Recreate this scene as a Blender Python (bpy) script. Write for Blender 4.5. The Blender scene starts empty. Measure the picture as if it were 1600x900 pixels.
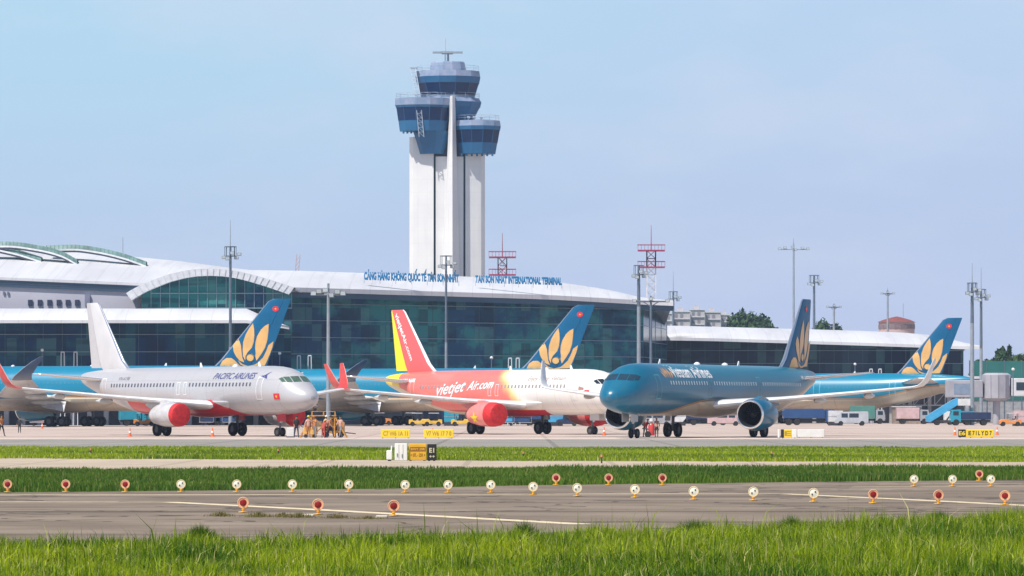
import bpy, bmesh, math, random
import numpy as np
from mathutils import Vector, Matrix
random.seed(7); rng = np.random.default_rng(7)
SC = bpy.context.scene; COL = SC.collection
PI = math.pi; R = math.radians
F = 6800.0; H = 2.2; HZ = 641.0           # focal length in photo pixels, eye height, horizon row

def X(px, d): return (px - 800) * d / F
def Z(py, d): return H + (HZ - py) * d / F
def DG(py): return F * H / (py - HZ)

# ---------------------------------------------------------------- materials
def newmat(name):
    m = bpy.data.materials.new(name); m.use_nodes = True
    nt = m.node_tree; b = nt.nodes['Principled BSDF']; return m, nt, b
def L(nt, a, b): nt.links.new(a, b)
def val(nt, x):
    return x
class N:
    """tiny math-node builder"""
    def __init__(s, nt): s.nt = nt
    def m(s, op, a, b=None, c=None, clamp=False):
        n = s.nt.nodes.new('ShaderNodeMath'); n.operation = op; n.use_clamp = clamp
        for i, v in enumerate((a, b, c)):
            if v is None: continue
            if isinstance(v, (int, float)): n.inputs[i].default_value = v
            else: L(s.nt, v, n.inputs[i])
        return n.outputs[0]
    def add(s, a, b): return s.m('ADD', a, b)
    def sub(s, a, b): return s.m('SUBTRACT', a, b)
    def mul(s, a, b): return s.m('MULTIPLY', a, b)
    def gt(s, a, b): return s.m('GREATER_THAN', a, b)
    def lt(s, a, b): return s.m('LESS_THAN', a, b)
    def smooth(s, x, a, b):
        n = s.nt.nodes.new('ShaderNodeMapRange'); n.interpolation_type = 'SMOOTHSTEP'
        L(s.nt, x, n.inputs['Value']); n.inputs['From Min'].default_value = a; n.inputs['From Max'].default_value = b
        return n.outputs[0]
    def mix(s, f, a, b):
        n = s.nt.nodes.new('ShaderNodeMix'); n.data_type = 'RGBA'
        for k, v in ((0, f), (6, a), (7, b)):
            if isinstance(v, (int, float)): n.inputs[k].default_value = v
            elif isinstance(v, tuple): n.inputs[k].default_value = (*v, 1)
            else: L(s.nt, v, n.inputs[k])
        return n.outputs[2]
    def xyz(s, kind='Object'):
        c = s.nt.nodes.new('ShaderNodeTexCoord'); p = s.nt.nodes.new('ShaderNodeSeparateXYZ')
        L(s.nt, c.outputs[kind], p.inputs[0]); return c.outputs[kind], p.outputs
    def noise(s, vec, scale, detail=4, sx=(1, 1, 1), rough=.55):
        mp = s.nt.nodes.new('ShaderNodeMapping'); mp.inputs['Scale'].default_value = sx
        L(s.nt, vec, mp.inputs[0]); n = s.nt.nodes.new('ShaderNodeTexNoise')
        n.inputs['Scale'].default_value = scale; n.inputs['Detail'].default_value = detail; n.inputs['Roughness'].default_value = rough
        L(s.nt, mp.outputs[0], n.inputs['Vector']); return n.outputs[0]
def mat(name, col, rough=.5, metal=0., var=.12, scale=1.5, coat=0., spec=.5, bump=0., sx=(1, 1, 1), col2=None, alpha=None):
    m, nt, b = newmat(name); n = N(nt)
    v, _ = n.xyz(); f = n.noise(v, scale, 5, sx)
    f2 = n.smooth(f, .3, .7)
    c2 = col2 or tuple(max(0, c * (1 - var)) for c in col); c1 = col if col2 else tuple(min(1, c * (1 + var * .6)) for c in col)
    L(nt, n.mix(f2, c1, c2), b.inputs['Base Color'])
    b.inputs['Roughness'].default_value = rough; b.inputs['Metallic'].default_value = metal
    b.inputs['Specular IOR Level'].default_value = spec; b.inputs['Coat Weight'].default_value = coat
    b.inputs['Coat Roughness'].default_value = .08
    if bump:
        bp = nt.nodes.new('ShaderNodeBump'); bp.inputs['Strength'].default_value = bump
        L(nt, f, bp.inputs['Height']); L(nt, bp.outputs[0], b.inputs['Normal'])
    return m
MT = {}
def mm(k, *a, **kw):
    if k not in MT: MT[k] = mat(k, *a, **kw)
    return MT[k]

# ---------------------------------------------------------------- mesh helpers
class MB:
    def __init__(s): s.v = []; s.f = []; s.mi = []; s.sm = []
    def add(s, vs, fs, mi=0, smooth=False):
        o = len(s.v); s.v += [tuple(v) for v in vs]
        for f in fs: s.f.append([i + o for i in f]); s.mi.append(mi); s.sm.append(smooth)
        return s
    def box(s, x0, x1, y0, y1, z0, z1, mi=0, ch=0.):
        if ch <= 0:
            vs = [(x, y, z) for z in (z0, z1) for y in (y0, y1) for x in (x0, x1)]
            return s.add(vs, [(0, 2, 3, 1), (4, 5, 7, 6), (0, 1, 5, 4), (2, 6, 7, 3), (0, 4, 6, 2), (1, 3, 7, 5)], mi)
        c = ch; vs = []; fs = []
        def ring(z, e):
            return [(x0 + e + c, y0 + e, z), (x1 - e - c, y0 + e, z), (x1 - e, y0 + e + c, z), (x1 - e, y1 - e - c, z), (x1 - e - c, y1 - e, z), (x0 + e + c, y1 - e, z), (x0 + e, y1 - e - c, z), (x0 + e, y0 + e + c, z)]
        for z, e in ((z0, c), (z0 + c, 0), (z1 - c, 0), (z1, c)): vs += ring(z, e)
        for k in range(3):
            for i in range(8): fs.append((k * 8 + i, k * 8 + (i + 1) % 8, (k + 1) * 8 + (i + 1) % 8, (k + 1) * 8 + i))
        fs += [tuple(range(7, -1, -1)), tuple(range(24, 32))]
        return s.add(vs, fs, mi)
    def bar(s, a, b, r=.05, n=8, mi=0, r2=None):
        a = Vector(a); b = Vector(b); d = (b - a).normalized(); r2 = r if r2 is None else r2
        u = d.orthogonal().normalized(); w = d.cross(u); vs = []
        for p, rr in ((a, r), (b, r2)):
            for i in range(n): t = 2 * PI * i / n; vs.append(p + u * math.cos(t) * rr + w * math.sin(t) * rr)
        fs = [(i, (i + 1) % n, n + (i + 1) % n, n + i) for i in range(n)]
        s.add(vs, fs, mi, n > 5); s.add(vs[:n], [tuple(range(n - 1, -1, -1))], mi); s.add(vs[n:], [tuple(range(n))], mi)
        return s
    def lathe(s, prof, o=(0, 0, 0), axis='z', n=24, mi=0, smooth=True, caps=False, a0=0.):
        vs = []
        for h, r in prof:
            for i in range(n):
                t = 2 * PI * i / n + a0; c, q = r * math.cos(t), r * math.sin(t)
                p = {'z': (c, q, h), 'x': (h, c, q), 'y': (c, h, q)}[axis]
                vs.append((p[0] + o[0], p[1] + o[1], p[2] + o[2]))
        fs = [(k * n + i, k * n + (i + 1) % n, (k + 1) * n + (i + 1) % n, (k + 1) * n + i) for k in range(len(prof) - 1) for i in range(n)]
        s.add(vs, fs, mi, smooth)
        if caps: s.add(vs[:n], [tuple(range(n))], mi); s.add(vs[-n:], [tuple(range(n))], mi)
        return s
    def prism(s, poly, y0, y1, mi=0, plane='xz'):
        n = len(poly)
        g = (lambda p, q: (p[0], q, p[1])) if plane == 'xz' else ((lambda p, q: (q, p[0], p[1])) if plane == 'yz' else (lambda p, q: (p[0], p[1], q)))
        vs = [g(p, y0) for p in poly] + [g(p, y1) for p in poly]
        fs = [(i, (i + 1) % n, n + (i + 1) % n, n + i) for i in range(n)] + [tuple(range(n - 1, -1, -1)), tuple(range(n, 2 * n))]
        return s.add(vs, fs, mi)
    def grid(s, rows, mi=0, smooth=True, close=False):
        n = len(rows[0]); vs = [p for r in rows for p in r]
        fs = [(k * n + i, k * n + (i + 1) % n, (k + 1) * n + (i + 1) % n, (k + 1) * n + i) for k in range(len(rows) - 1) for i in range(n if close else n - 1)]
        return s.add(vs, fs, mi, smooth)
    def mesh(s, name, mats, fixn=True):
        me = bpy.data.meshes.new(name); me.from_pydata(s.v, [], s.f)
        for m in (mats if isinstance(mats, (list, tuple)) else [mats]): me.materials.append(m)
        me.polygons.foreach_set('material_index', s.mi); me.polygons.foreach_set('use_smooth', s.sm)
        if fixn:
            bm = bmesh.new(); bm.from_mesh(me); bmesh.ops.remove_doubles(bm, verts=bm.verts, dist=1e-5)
            bmesh.ops.recalc_face_normals(bm, faces=bm.faces)
            bm.to_mesh(me); bm.free()
        me.update(); return me
    def build(s, name, mats, parent=None, fixn=True, loc=None, sharp=35):
        o = bpy.data.objects.new(name, s.mesh(name, mats, fixn)); COL.objects.link(o)
        if any(s.sm):
            try: o.data.set_sharp_from_angle(angle=R(sharp))
            except Exception: pass
        if parent: o.parent = parent
        if loc: o.location = loc
        return o
def tag(o, label=None, cat=None, group=None, kind=None):
    if label: o['label'] = label
    if cat: o['category'] = cat
    if group: o['group'] = group
    if kind: o['kind'] = kind
    return o
def thing(name, label, cat, loc=(0, 0, 0), rz=0., group=None):
    o = bpy.data.objects.new(name, None); COL.objects.link(o); o.location = loc; o.rotation_euler = (0, 0, rz)
    o.empty_display_size = .3
    return tag(o, label, cat, group)
def dup(root, loc, rz=None, label=None, group=None, scale=None):
    r = root.copy(); COL.objects.link(r); r.location = loc
    if rz is not None: r.rotation_euler = (0, 0, rz)
    if scale: r.scale = (scale,) * 3
    if label: r['label'] = label
    if group: r['group'] = group
    for ch in list(root.children):
        c = ch.copy(); COL.objects.link(c); c.parent = r
        for g in list(ch.children):
            d = g.copy(); COL.objects.link(d); d.parent = c
    return r
def structure(name, mb, m):
    o = mb.build(name, m); o['kind'] = 'structure'; return o

# text -> flat mesh data (verts in 2D, triangles), cut finely so that it can be wrapped on curved skin
def text_mesh(body, size=1., shear=0., bold=0., width=1., step=.35, extrude=0.):
    cu = bpy.data.curves.new('writing', 'FONT'); cu.body = body; cu.size = size; cu.shear = shear; cu.offset = bold
    cu.extrude = extrude; cu.resolution_u = 3
    o = bpy.data.objects.new('writing', cu); COL.objects.link(o)
    dg = bpy.context.evaluated_depsgraph_get(); dg.update()
    me = bpy.data.meshes.new_from_object(o.evaluated_get(dg)); bm = bmesh.new(); bm.from_mesh(me)
    bpy.data.objects.remove(o); bpy.data.curves.remove(cu); bpy.data.meshes.remove(me)
    for v in bm.verts: v.co.x *= width
    if step:
        bmesh.ops.triangulate(bm, faces=bm.faces)
        xs = [v.co.x for v in bm.verts]; ys = [v.co.y for v in bm.verts]
        for lo, hi, no in ((min(xs), max(xs), (1, 0, 0)), (min(ys), max(ys), (0, 1, 0))):
            t = lo + step
            while t < hi:
                p = Vector(no) * t
                bmesh.ops.bisect_plane(bm, geom=bm.verts[:] + bm.edges[:] + bm.faces[:], plane_co=p, plane_no=no); t += step
    bm.verts.ensure_lookup_table(); bm.verts.index_update()
    vs = [v.co.copy() for v in bm.verts]; fs = [[v.index for v in f.verts] for f in bm.faces]; bm.free()
    return vs, fs
def poly_mesh(poly, step=.3):
    bm = bmesh.new(); f = bm.faces.new([bm.verts.new((p[0], p[1], 0)) for p in poly])
    bmesh.ops.triangulate(bm, faces=[f], ngon_method='EAR_CLIP')
    xs = [p[0] for p in poly]; ys = [p[1] for p in poly]
    for lo, hi, no in ((min(xs), max(xs), (1, 0, 0)), (min(ys), max(ys), (0, 1, 0))):
        t = lo + step
        while t < hi:
            bmesh.ops.bisect_plane(bm, geom=bm.verts[:] + bm.edges[:] + bm.faces[:], plane_co=Vector(no) * t, plane_no=no); t += step
    bm.verts.index_update(); vs = [v.co.copy() for v in bm.verts]; fs = [[v.index for v in f.verts] for f in bm.faces]; bm.free()
    return vs, fs

# ---------------------------------------------------------------- camera, light, sky
cam = bpy.data.cameras.new('camera'); co = bpy.data.objects.new('camera', cam); COL.objects.link(co); SC.camera = co
cam.sensor_width = 36; cam.lens = 36 * F / 1600; cam.shift_y = (HZ - 450) / 1600; cam.clip_start = .5; cam.clip_end = 20000
co.location = (0, 0, H); co.rotation_euler = (PI / 2, 0, 0)
SUN = Vector((-.50, -.50, 1.10)).normalized()
elev = math.asin(SUN.z); azim = math.atan2(SUN.x, SUN.y)
sl = bpy.data.lights.new('sun', 'SUN'); so = bpy.data.objects.new('sun', sl); COL.objects.link(so)
so.rotation_euler = (-SUN).to_track_quat('-Z', 'Y').to_euler(); sl.energy = 4.8; sl.angle = R(.6); sl.color = (1, .95, .87)
w = bpy.data.worlds.new('World'); SC.world = w; w.use_nodes = True; nt = w.node_tree; n = N(nt)
bg = nt.nodes['Background']; sky = nt.nodes.new('ShaderNodeTexSky'); sky.sky_type = 'NISHITA'; sky.sun_disc = False
sky.sun_elevation = elev; sky.sun_rotation = azim; sky.altitude = 0; sky.air_density = 1.0; sky.dust_density = .6; sky.ozone_density = 3.
tc = nt.nodes.new('ShaderNodeTexCoord'); sp = nt.nodes.new('ShaderNodeSeparateXYZ'); L(nt, tc.outputs['Generated'], sp.inputs[0])
z = sp.outputs[2]
# humid air low over the horizon: milky lavender, turning cyan-blue higher up
g = n.smooth(z, 0.0, .10)
side = n.smooth(sp.outputs[0], -.10, .11); low = n.mix(g, (5.5, 6.3, 8.6), (4.5, 6.9, 8.6)); low = n.mix(n.mul(side, .45), low, (5.3, 6.0, 8.5))
nz = n.noise(tc.outputs['Generated'], 14, 6, (1, 1, 2.6))
low = n.mix(n.mul(n.smooth(nz, .42, .70), .5), low, (6.3, 7.1, 8.7))
k = n.smooth(z, .10, .45)
L(nt, n.mix(k, low, sky.outputs[0]), bg.inputs[0]); bg.inputs[1].default_value = .092
SC.view_settings.view_transform = 'Standard'; SC.view_settings.look = 'None'; SC.view_settings.exposure = .22; SC.view_settings.gamma = 1
SC.render.engine = 'CYCLES'; cy = SC.cycles
cy.use_denoising = True; cy.denoiser = 'OPENIMAGEDENOISE'; cy.max_bounces = 6; cy.diffuse_bounces = 3; cy.glossy_bounces = 3
cy.transparent_max_bounces = 8; cy.volume_bounces = 0; cy.use_fast_gi = False

# ---------------------------------------------------------------- ground surfaces
def pave_mat(name, c1, c2, scale, stretch, rough=.85, joints=None, cracks=0., streak=0.):
    m, nt, b = newmat(name); n = N(nt); v, p = n.xyz()
    a = n.smooth(n.noise(v, scale, 6, (1, 1, 1)), .35, .68); s = n.smooth(n.noise(v, scale * 1.7, 5, stretch), .38, .66)
    col = n.mix(a, c1, c2)
    dk = tuple(c * .72 for c in c2)
    col = n.mix(n.mul(s, .75), col, dk)
    if streak:
        t = n.smooth(n.noise(v, .5, 4, (.03, .9, 1)), .56, .66)
        col = n.mix(n.mul(t, streak), col, tuple(c * .35 for c in c1))
    if cracks:
        vo = nt.nodes.new('ShaderNodeTexVoronoi'); vo.feature = 'DISTANCE_TO_EDGE'; vo.inputs['Scale'].default_value = .12
        wv = nt.nodes.new('ShaderNodeVectorMath'); wv.operation = 'ADD'
        nn = nt.nodes.new('ShaderNodeTexNoise'); nn.inputs['Scale'].default_value = .5; L(nt, v, nn.inputs['Vector'])
        sc = nt.nodes.new('ShaderNodeVectorMath'); sc.operation = 'SCALE'; sc.inputs['Scale'].default_value = 5; L(nt, nn.outputs['Color'], sc.inputs[0])
        L(nt, v, wv.inputs[0]); L(nt, sc.outputs[0], wv.inputs[1]); L(nt, wv.outputs[0], vo.inputs['Vector'])
        col = n.mix(n.mul(n.lt(vo.outputs['Distance'], .012), cracks), col, tuple(c * .3 for c in c1))
    if joints:
        jx, jy = joints
        for ax, sz in ((p[0], jx), (p[1], jy)):
            fr = n.m('FRACT', n.mul(n.add(ax, 5000), 1 / sz))
            col = n.mix(n.mul(n.lt(fr, .045 if sz < 10 else .03), .55), col, tuple(c * .5 for c in c1))
    fine = n.noise(v, 30, 3)
    col = n.mix(n.mul(n.smooth(fine, .4, .7), .18), col, tuple(c * .5 for c in c2))
    L(nt, col, b.inputs['Base Color']); b.inputs['Roughness'].default_value = rough
    b.inputs['Specular IOR Level'].default_value = .25
    return m
def sheet(name, pts, z, m):
    return structure(name, MB().add([(x, y, z) for x, y in pts], [tuple(range(len(pts)))]), m)
gm, nt, b = newmat('soil_and_turf'); n = N(nt); v, p = n.xyz()
c = n.mix(n.smooth(n.noise(v, .35, 6), .35, .65), (.055, .10, .015), (.085, .13, .02)); c = n.mix(n.mul(n.smooth(n.noise(v, 1.8, 5), .5, .7), .6), c, (.09, .07, .035))
L(nt, c, b.inputs['Base Color']); b.inputs['Roughness'].default_value = .95; b.inputs['Specular IOR Level'].default_value = .1
gb = MB(); S = 9000
gb.grid([[(x, y, 0.) for x in np.linspace(-S, S, 25)] for y in np.linspace(-600, 14000, 25)], smooth=False); structure('ground', gb, gm)
RUNWAY = pave_mat('worn_asphalt', (.165, .122, .085), (.285, .222, .165), .22, (.035, 1.6, 1), .8, None, .8, 1.)
def edge(pts): return [(X(px, DG(py)), DG(py)) for px, py in pts]
near = edge([(0, 862), (300, 858), (600, 851), (900, 847), (1200, 838), (1600, 824)])
far = edge([(0, 770), (600, 764), (800, 759), (1200, 754), (1600, 750)])
sheet('runway', [(-260, near[0][1] - 3)] + near + [(260, near[-1][1] + 6)] + [(260, far[-1][1] + 12)] + far[::-1] + [(-260, far[0][1] - 6)], .004, RUNWAY)
CONC = pave_mat('pale_concrete', (.56, .45, .33), (.46, .37, .28), .4, (.05, 1, 1), .85, (6, 60), 0, .25)
sa = edge([(0, 737), (800, 735), (1600, 731)]); sb = edge([(0, 716), (800, 720), (1600, 722)])
sheet('service_path', [(-400, sa[0][1])] + sa + [(400, sa[-1][1])] + [(400, sb[-1][1])] + sb[::-1] + [(-400, sb[0][1])], .004, CONC)
TAXI = pave_mat('grey_taxiway_concrete', (.27, .245, .215), (.34, .31, .275), .08, (.03, .6, 1), .85, (7.5, 7.5), .3, .3)
sheet('taxiway', [(-900, DG(701)), (900, DG(699)), (900, DG(686.5)), (-900, DG(686.5))], .004, TAXI)
APRON = pave_mat('apron_concrete', (.62, .49, .42), (.53, .42, .36), .05, (.03, .5, 1), .85, (7.5, 7.5), 0, .6)
sheet('apron', [(-900, DG(686.5)), (900, DG(686.5)), (900, 1150), (-900, 1150)], .004, APRON)
PAINT = mat('worn_white_paint', (.80, .66, .42), .7, scale=3, col2=(.55, .45, .30))
YPAINT = mat('worn_yellow_paint', (.72, .5, .12), .7, scale=3, var=.2)
def strip(name, pts, wd, z, m):
    b = MB(); rows = []
    for i, (x, y) in enumerate(pts):
        a = pts[max(0, i - 1)]; c = pts[min(len(pts) - 1, i + 1)]; d = Vector((c[0] - a[0], c[1] - a[1])).normalized(); q = Vector((-d.y, d.x)) * wd / 2
        rows.append([(x - q.x, y - q.y, z), (x + q.x, y + q.y, z)])
    b.grid(rows, smooth=False); return structure(name, b, m)
strip('runway_marking', edge([(-60, 784.5), (265, 785), (500, 797), (912, 819.6)]), .55, .008, PAINT)
strip('runway_marking', edge([(-60, 774), (800, 772.5), (1225, 772), (1420, 781), (1600, 790), (1800, 800)]), .52, .008, PAINT)
strip('runway_marking', edge([(1330, 761), (1600, 759.5), (1750, 759)]), .3, .008, PAINT)
strip('runway_marking', edge([(1370, 757), (1600, 755.5)]), .25, .008, PAINT)
strip('apron_edge_line', [(-400, DG(686.1)), (400, DG(685.6))], 3.2, .008, mat('apron_edge_paint', (.86, .77, .66), .8, scale=.6, col2=(.74, .65, .55)))
strip('apron_guide_line', [(-300, 470), (300, 455)], .8, .008, YPAINT)
strip('apron_guide_line', [(-300, 398), (300, 402)], .5, .008, mat('faded_red_paint', (.5, .26, .22), .8))
# asphalt repairs near the front lights
PATCH = mat('fresh_asphalt', (.05, .047, .045), .85, scale=2, var=.3)
for a_, b_, yy, wd in ((385, 440, 775.5, .5), (610, 655, 810.5, .35), (1105, 1160, 757, .6), (30, 90, 775, .5), (1515, 1560, 793.5, .35), (700, 770, 772, .3), (930, 1010, 782, .5)):
    strip('asphalt_patch', edge([(a_, yy), ((a_ + b_) / 2, yy - .3), (b_, yy)]), wd, .006, PATCH)

# ---------------------------------------------------------------- grass
def grass_mat(name, c1, c2, c3):
    m, nt, b = newmat(name); n = N(nt)
    at = nt.nodes.new('ShaderNodeAttribute'); at.attribute_name = 'tone'; s3 = nt.nodes.new('ShaderNodeSeparateColor'); L(nt, at.outputs['Color'], s3.inputs[0])
    c = n.mix(s3.outputs[0], c1, c2); c = n.mix(n.smooth(s3.outputs[1], .84, .97), c, c3)
    L(nt, c, b.inputs['Base Color']); b.inputs['Roughness'].default_value = .6; b.inputs['Specular IOR Level'].default_value = .25
    tr = nt.nodes.new('ShaderNodeBsdfTranslucent'); L(nt, c, tr.inputs[0]); mx = nt.nodes.new('ShaderNodeMixShader'); mx.inputs[0].default_value = .38
    L(nt, b.outputs[0], mx.inputs[1]); L(nt, tr.outputs[0], mx.inputs[2]); L(nt, mx.outputs[0], nt.nodes['Material Output'].inputs[0])
    return m
def vnoise(x, y, s, seed=0):
    r = np.random.default_rng(seed); T = r.random((64, 64)); x = x / s; y = y / s
    xi = np.floor(x).astype(int); yi = np.floor(y).astype(int); fx = x - xi; fy = y - yi; fx = fx * fx * (3 - 2 * fx); fy = fy * fy * (3 - 2 * fy)
    g = lambda a, b: T[a % 64, b % 64]
    return (g(xi, yi) * (1 - fx) + g(xi + 1, yi) * fx) * (1 - fy) + (g(xi, yi + 1) * (1 - fx) + g(xi + 1, yi + 1) * fx) * fy
def grass(name, label, x, y, h, wd, m, tone, lean=.35, cat='grass'):
    n_ = len(x); a = rng.random(n_) * 2 * PI; la = rng.random(n_) * 2 * PI; ln = (rng.random(n_) ** 1.3) * lean * h
    dx, dy = np.cos(a) * wd / 2, np.sin(a) * wd / 2; lx, ly = np.cos(la) * ln, np.sin(la) * ln
    V = np.zeros((n_, 5, 3)); z0 = np.zeros(n_)
    V[:, 0] = np.stack([x - dx, y - dy, z0], 1); V[:, 1] = np.stack([x + dx, y + dy, z0], 1)
    V[:, 2] = np.stack([x + dx * .8 + lx * .35, y + dy * .8 + ly * .35, h * .6], 1); V[:, 3] = np.stack([x - dx * .8 + lx * .35, y - dy * .8 + ly * .35, h * .6], 1)
    V[:, 4] = np.stack([x + lx, y + ly, h * (1 - .35 * (ln / np.maximum(h, 1e-4)))], 1)
    me = bpy.data.meshes.new(name); me.vertices.add(n_ * 5); me.vertices.foreach_set('co', V.reshape(-1))
    base = np.arange(n_)[:, None] * 5; q = (base + np.array([0, 1, 2, 3, 3, 2, 4])).reshape(-1)
    me.loops.add(n_ * 7); me.loops.foreach_set('vertex_index', q.astype(np.int32))
    me.polygons.add(n_ * 2); ls = (np.arange(n_)[:, None] * 7 + np.array([0, 4])).reshape(-1); me.polygons.foreach_set('loop_start', ls.astype(np.int32))
    me.update(calc_edges=True)
    ca = me.color_attributes.new('tone', 'FLOAT_COLOR', 'POINT'); C = np.zeros((n_, 5, 4)); C[:, :, 0] = tone[:, None]; C[:, :, 1] = rng.random(n_)[:, None]; C[:, :, 3] = 1
    ca.data.foreach_set('color', C.reshape(-1)); me.materials.append(m)
    o = bpy.data.objects.new(name, me); COL.objects.link(o); return tag(o, label, cat, kind='stuff')
GR1 = grass_mat('lush_grass', (.058, .155, .003), (.41, .49, .008), (.60, .56, .20))
GR2 = grass_mat('strip_grass', (.05, .13, .012), (.16, .26, .02), (.28, .27, .08))
GR3 = grass_mat('dark_weed', (.045, .11, .010), (.13, .22, .015), (.22, .26, .03))
def in_band(nn, y0, y1, hw=1.45):
    """points between two distances, spread evenly over the visible wedge and some way past it"""
    y = np.sqrt(rng.random(nn) * (y1 ** 2 - y0 ** 2) + y0 ** 2); x = (rng.random(nn) * 2 - 1) * (800 / F) * y * hw; return x, y
nx = np.array([p[0] for p in near]); ny = np.array([p[1] for p in near])
x, y = in_band(380000, 50, 84)
lim = np.interp(x, nx, ny) + (vnoise(x, y * 0, 1.1, 3) - .5) * 1.6; k = y < lim; x, y = x[k], y[k]; lim = lim[k]
big = vnoise(x, y, 2.6, 1); mid = vnoise(x, y, .7, 2); fine_ = vnoise(x, y, .22, 5)
rt = np.clip((x + 2) / 8, 0, 1)
h = (.05 + .20 * big ** 1.3 + .24 * mid ** 1.6 + .12 * fine_ + .10 * rt) * (.45 + .75 * rng.random(len(x)))
h *= np.clip((lim - y) / 1.5, .35, 1)
tall = (rng.random(len(x)) < .010) & (vnoise(x, y, 3.1, 9) > .45); h[tall] *= 1.4 + .7 * rng.random(int(tall.sum()))
tone = np.clip(.44 + .85 * (vnoise(x, y, 2.2, 11) - .5) + .6 * (vnoise(x, y, .5, 12) - .5) + .3 * (fine_ - .5) + rng.normal(0, .20, len(x)), 0, 1)
grass('meadow_grass', 'lush ankle high green grass filling the foreground below the runway', x, y, h, .011 + .010 * rng.random(len(x)), GR1, tone, .8)
far_x = np.array([p[0] for p in far]); far_y = np.array([p[1] for p in far])
x, y = in_band(210000, 112, DG(735) + 3)
lo = np.interp(x, far_x, far_y) + (vnoise(x, y * 0, 1.5, 8) - .5) * 1.5; hi = np.interp(x, [p[0] for p in sa], [p[1] for p in sa]); k = (y > lo) & (y < hi - .2 + (vnoise(x + 90, y * 0, 1.8, 41) - .5) * 3.5 + (vnoise(x + 90, y * 0, .5, 42) - .5) * 1.5); x, y, lo = x[k], y[k], lo[k]
h = (.09 + .12 * vnoise(x, y, 3, 14) + .09 * vnoise(x, y, .8, 15)) * (.6 + .6 * rng.random(len(x)))
tone = np.clip(.1 + .7 * vnoise(x, y, 4, 16) + rng.normal(0, .12, len(x)), 0, 1)
grass('verge_grass', 'green grass verge between the runway and the pale service path', x, y, h, .02 + .015 * rng.random(len(x)), GR2, tone, .5)
x, y = in_band(170000, 180, DG(701) + 2)
lo = np.interp(x, [p[0] for p in sb], [p[1] for p in sb]); k = (y > lo + .2 - (vnoise(x + 90, y * 0, 2.2, 43)) * 2.5) & (y < DG(701) + (vnoise(x + 90, y * 0, 3, 44) - .5) * 6); x, y = x[k], y[k]
h = (.08 + .14 * vnoise(x, y, 5, 24) + .06 * vnoise(x, y, 1.2, 25)) * (.6 + .6 * rng.random(len(x)))
tone = np.clip(.25 + .8 * vnoise(x, y, 7, 26) + rng.normal(0, .12, len(x)), 0, 1)
grass('strip_grass', 'bright green grass strip between the service path and the taxiway', x, y, h, .035 + .02 * rng.random(len(x)), GR1, tone, .5)
# taller weed clumps (each one a plant of its own)
def clump(px, py, hh, ww, nb, label, m, name='weed_clump', wd=.014):
    d = DG(py); cx = X(px, d); r = np.abs(rng.normal(0, .62, nb)); a = rng.random(nb) * 2 * PI
    x = np.cos(a) * r * ww; y = np.sin(a) * r * ww; h = hh * np.exp(-(r ** 2) * 1.1) * (.25 + .85 * rng.random(nb) ** .8)
    o = grass(name, label, x, y, h, wd * (.7 + .6 * rng.random(nb)), m, np.clip(rng.normal(.5, .3, nb), 0, 1), .9, 'weed'); del o['kind']; o.location = (cx, d, 0); return o
clump(312, 858, .42, .50, 2600, 'dark green bushy weed at the left of the foreground grass', GR3)
clump(1466, 834, .44, .62, 2600, 'dark green weed clump below the second red light from the right', GR3)
clump(1578, 838, .42, .66, 2600, 'dark green weed clump in the lower right corner of the photo', GR3)
clump(820, 858, .50, .42, 1300, 'tall dark grass tuft at the middle of the foreground meadow', GR3)
clump(1085, 846, .42, .62, 1800, 'broad tall grass tuft right of the middle of the foreground', GR2)
clump(1236, 842, .46, .5, 1500, 'tall grass tuft under the white light with the longest gap', GR2)
DRY = grass_mat('dry_weed', (.20, .17, .05), (.27, .24, .08), (.18, .10, .06))
dry_l = ['dry straw tuft left of the first front red light', 'dry weed tuft just right of the first front red light', 'yellowish weed between the first two front red lights', 'low yellow weed just left of the middle front red light', 'brown dry sprig right of the middle front red light', 'thin dry weed left of the third front red light']
for i, (px, py, hh) in enumerate(((345, 807, .14), (403, 808, .15), (442, 808, .12), (468, 809, .14), (527, 810, .12), (575, 811, .08))):
    clump(px, py, hh, .42, 260, dry_l[i], DRY, 'dry_weed')
# ---------------------------------------------------------------- aircraft
def catmull(T, xs):
    T = np.array(T, float); out = []
    for x in xs:
        i = int(np.clip(np.searchsorted(T[:, 0], x) - 1, 0, len(T) - 2)); a, b = T[i], T[i + 1]; h = b[0] - a[0]; t = (x - a[0]) / h
        def sl(j):
            if j <= 0 or j >= len(T) - 1: jj = min(max(j, 0), len(T) - 2); return (T[jj + 1] - T[jj]) / (T[jj + 1][0] - T[jj][0])
            s0 = (T[j] - T[j - 1]) / (T[j][0] - T[j - 1][0]); s1 = (T[j + 1] - T[j]) / (T[j + 1][0] - T[j][0])
            r = np.where(s0 * s1 > 0, 2 * s0 * s1 / np.where(np.abs(s0 + s1) < 1e-9, 1, s0 + s1), 0); return r
        m0, m1 = sl(i), sl(i + 1)
        out.append(((2 * t ** 3 - 3 * t ** 2 + 1) * a + (t ** 3 - 2 * t ** 2 + t) * h * m0 + (-2 * t ** 3 + 3 * t ** 2) * b + (t ** 3 - t ** 2) * h * m1)[1:])
    return np.array(out)
NOSE = [(0, -.62, -.66, .03), (.06, -.38, -.93, .33), (.25, -.12, -1.14, .62), (.6, .14, -1.36, .93), (1.1, .44, -1.56, 1.22), (1.7, .82, -1.72, 1.47), (2.3, 1.28, -1.83, 1.65), (2.9, 1.62, -1.91, 1.77),
        (3.7, 1.86, -1.98, 1.87), (5.0, 2.02, -2.05, 1.95), (6.5, 2.07, -2.07, 1.975)]
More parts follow.
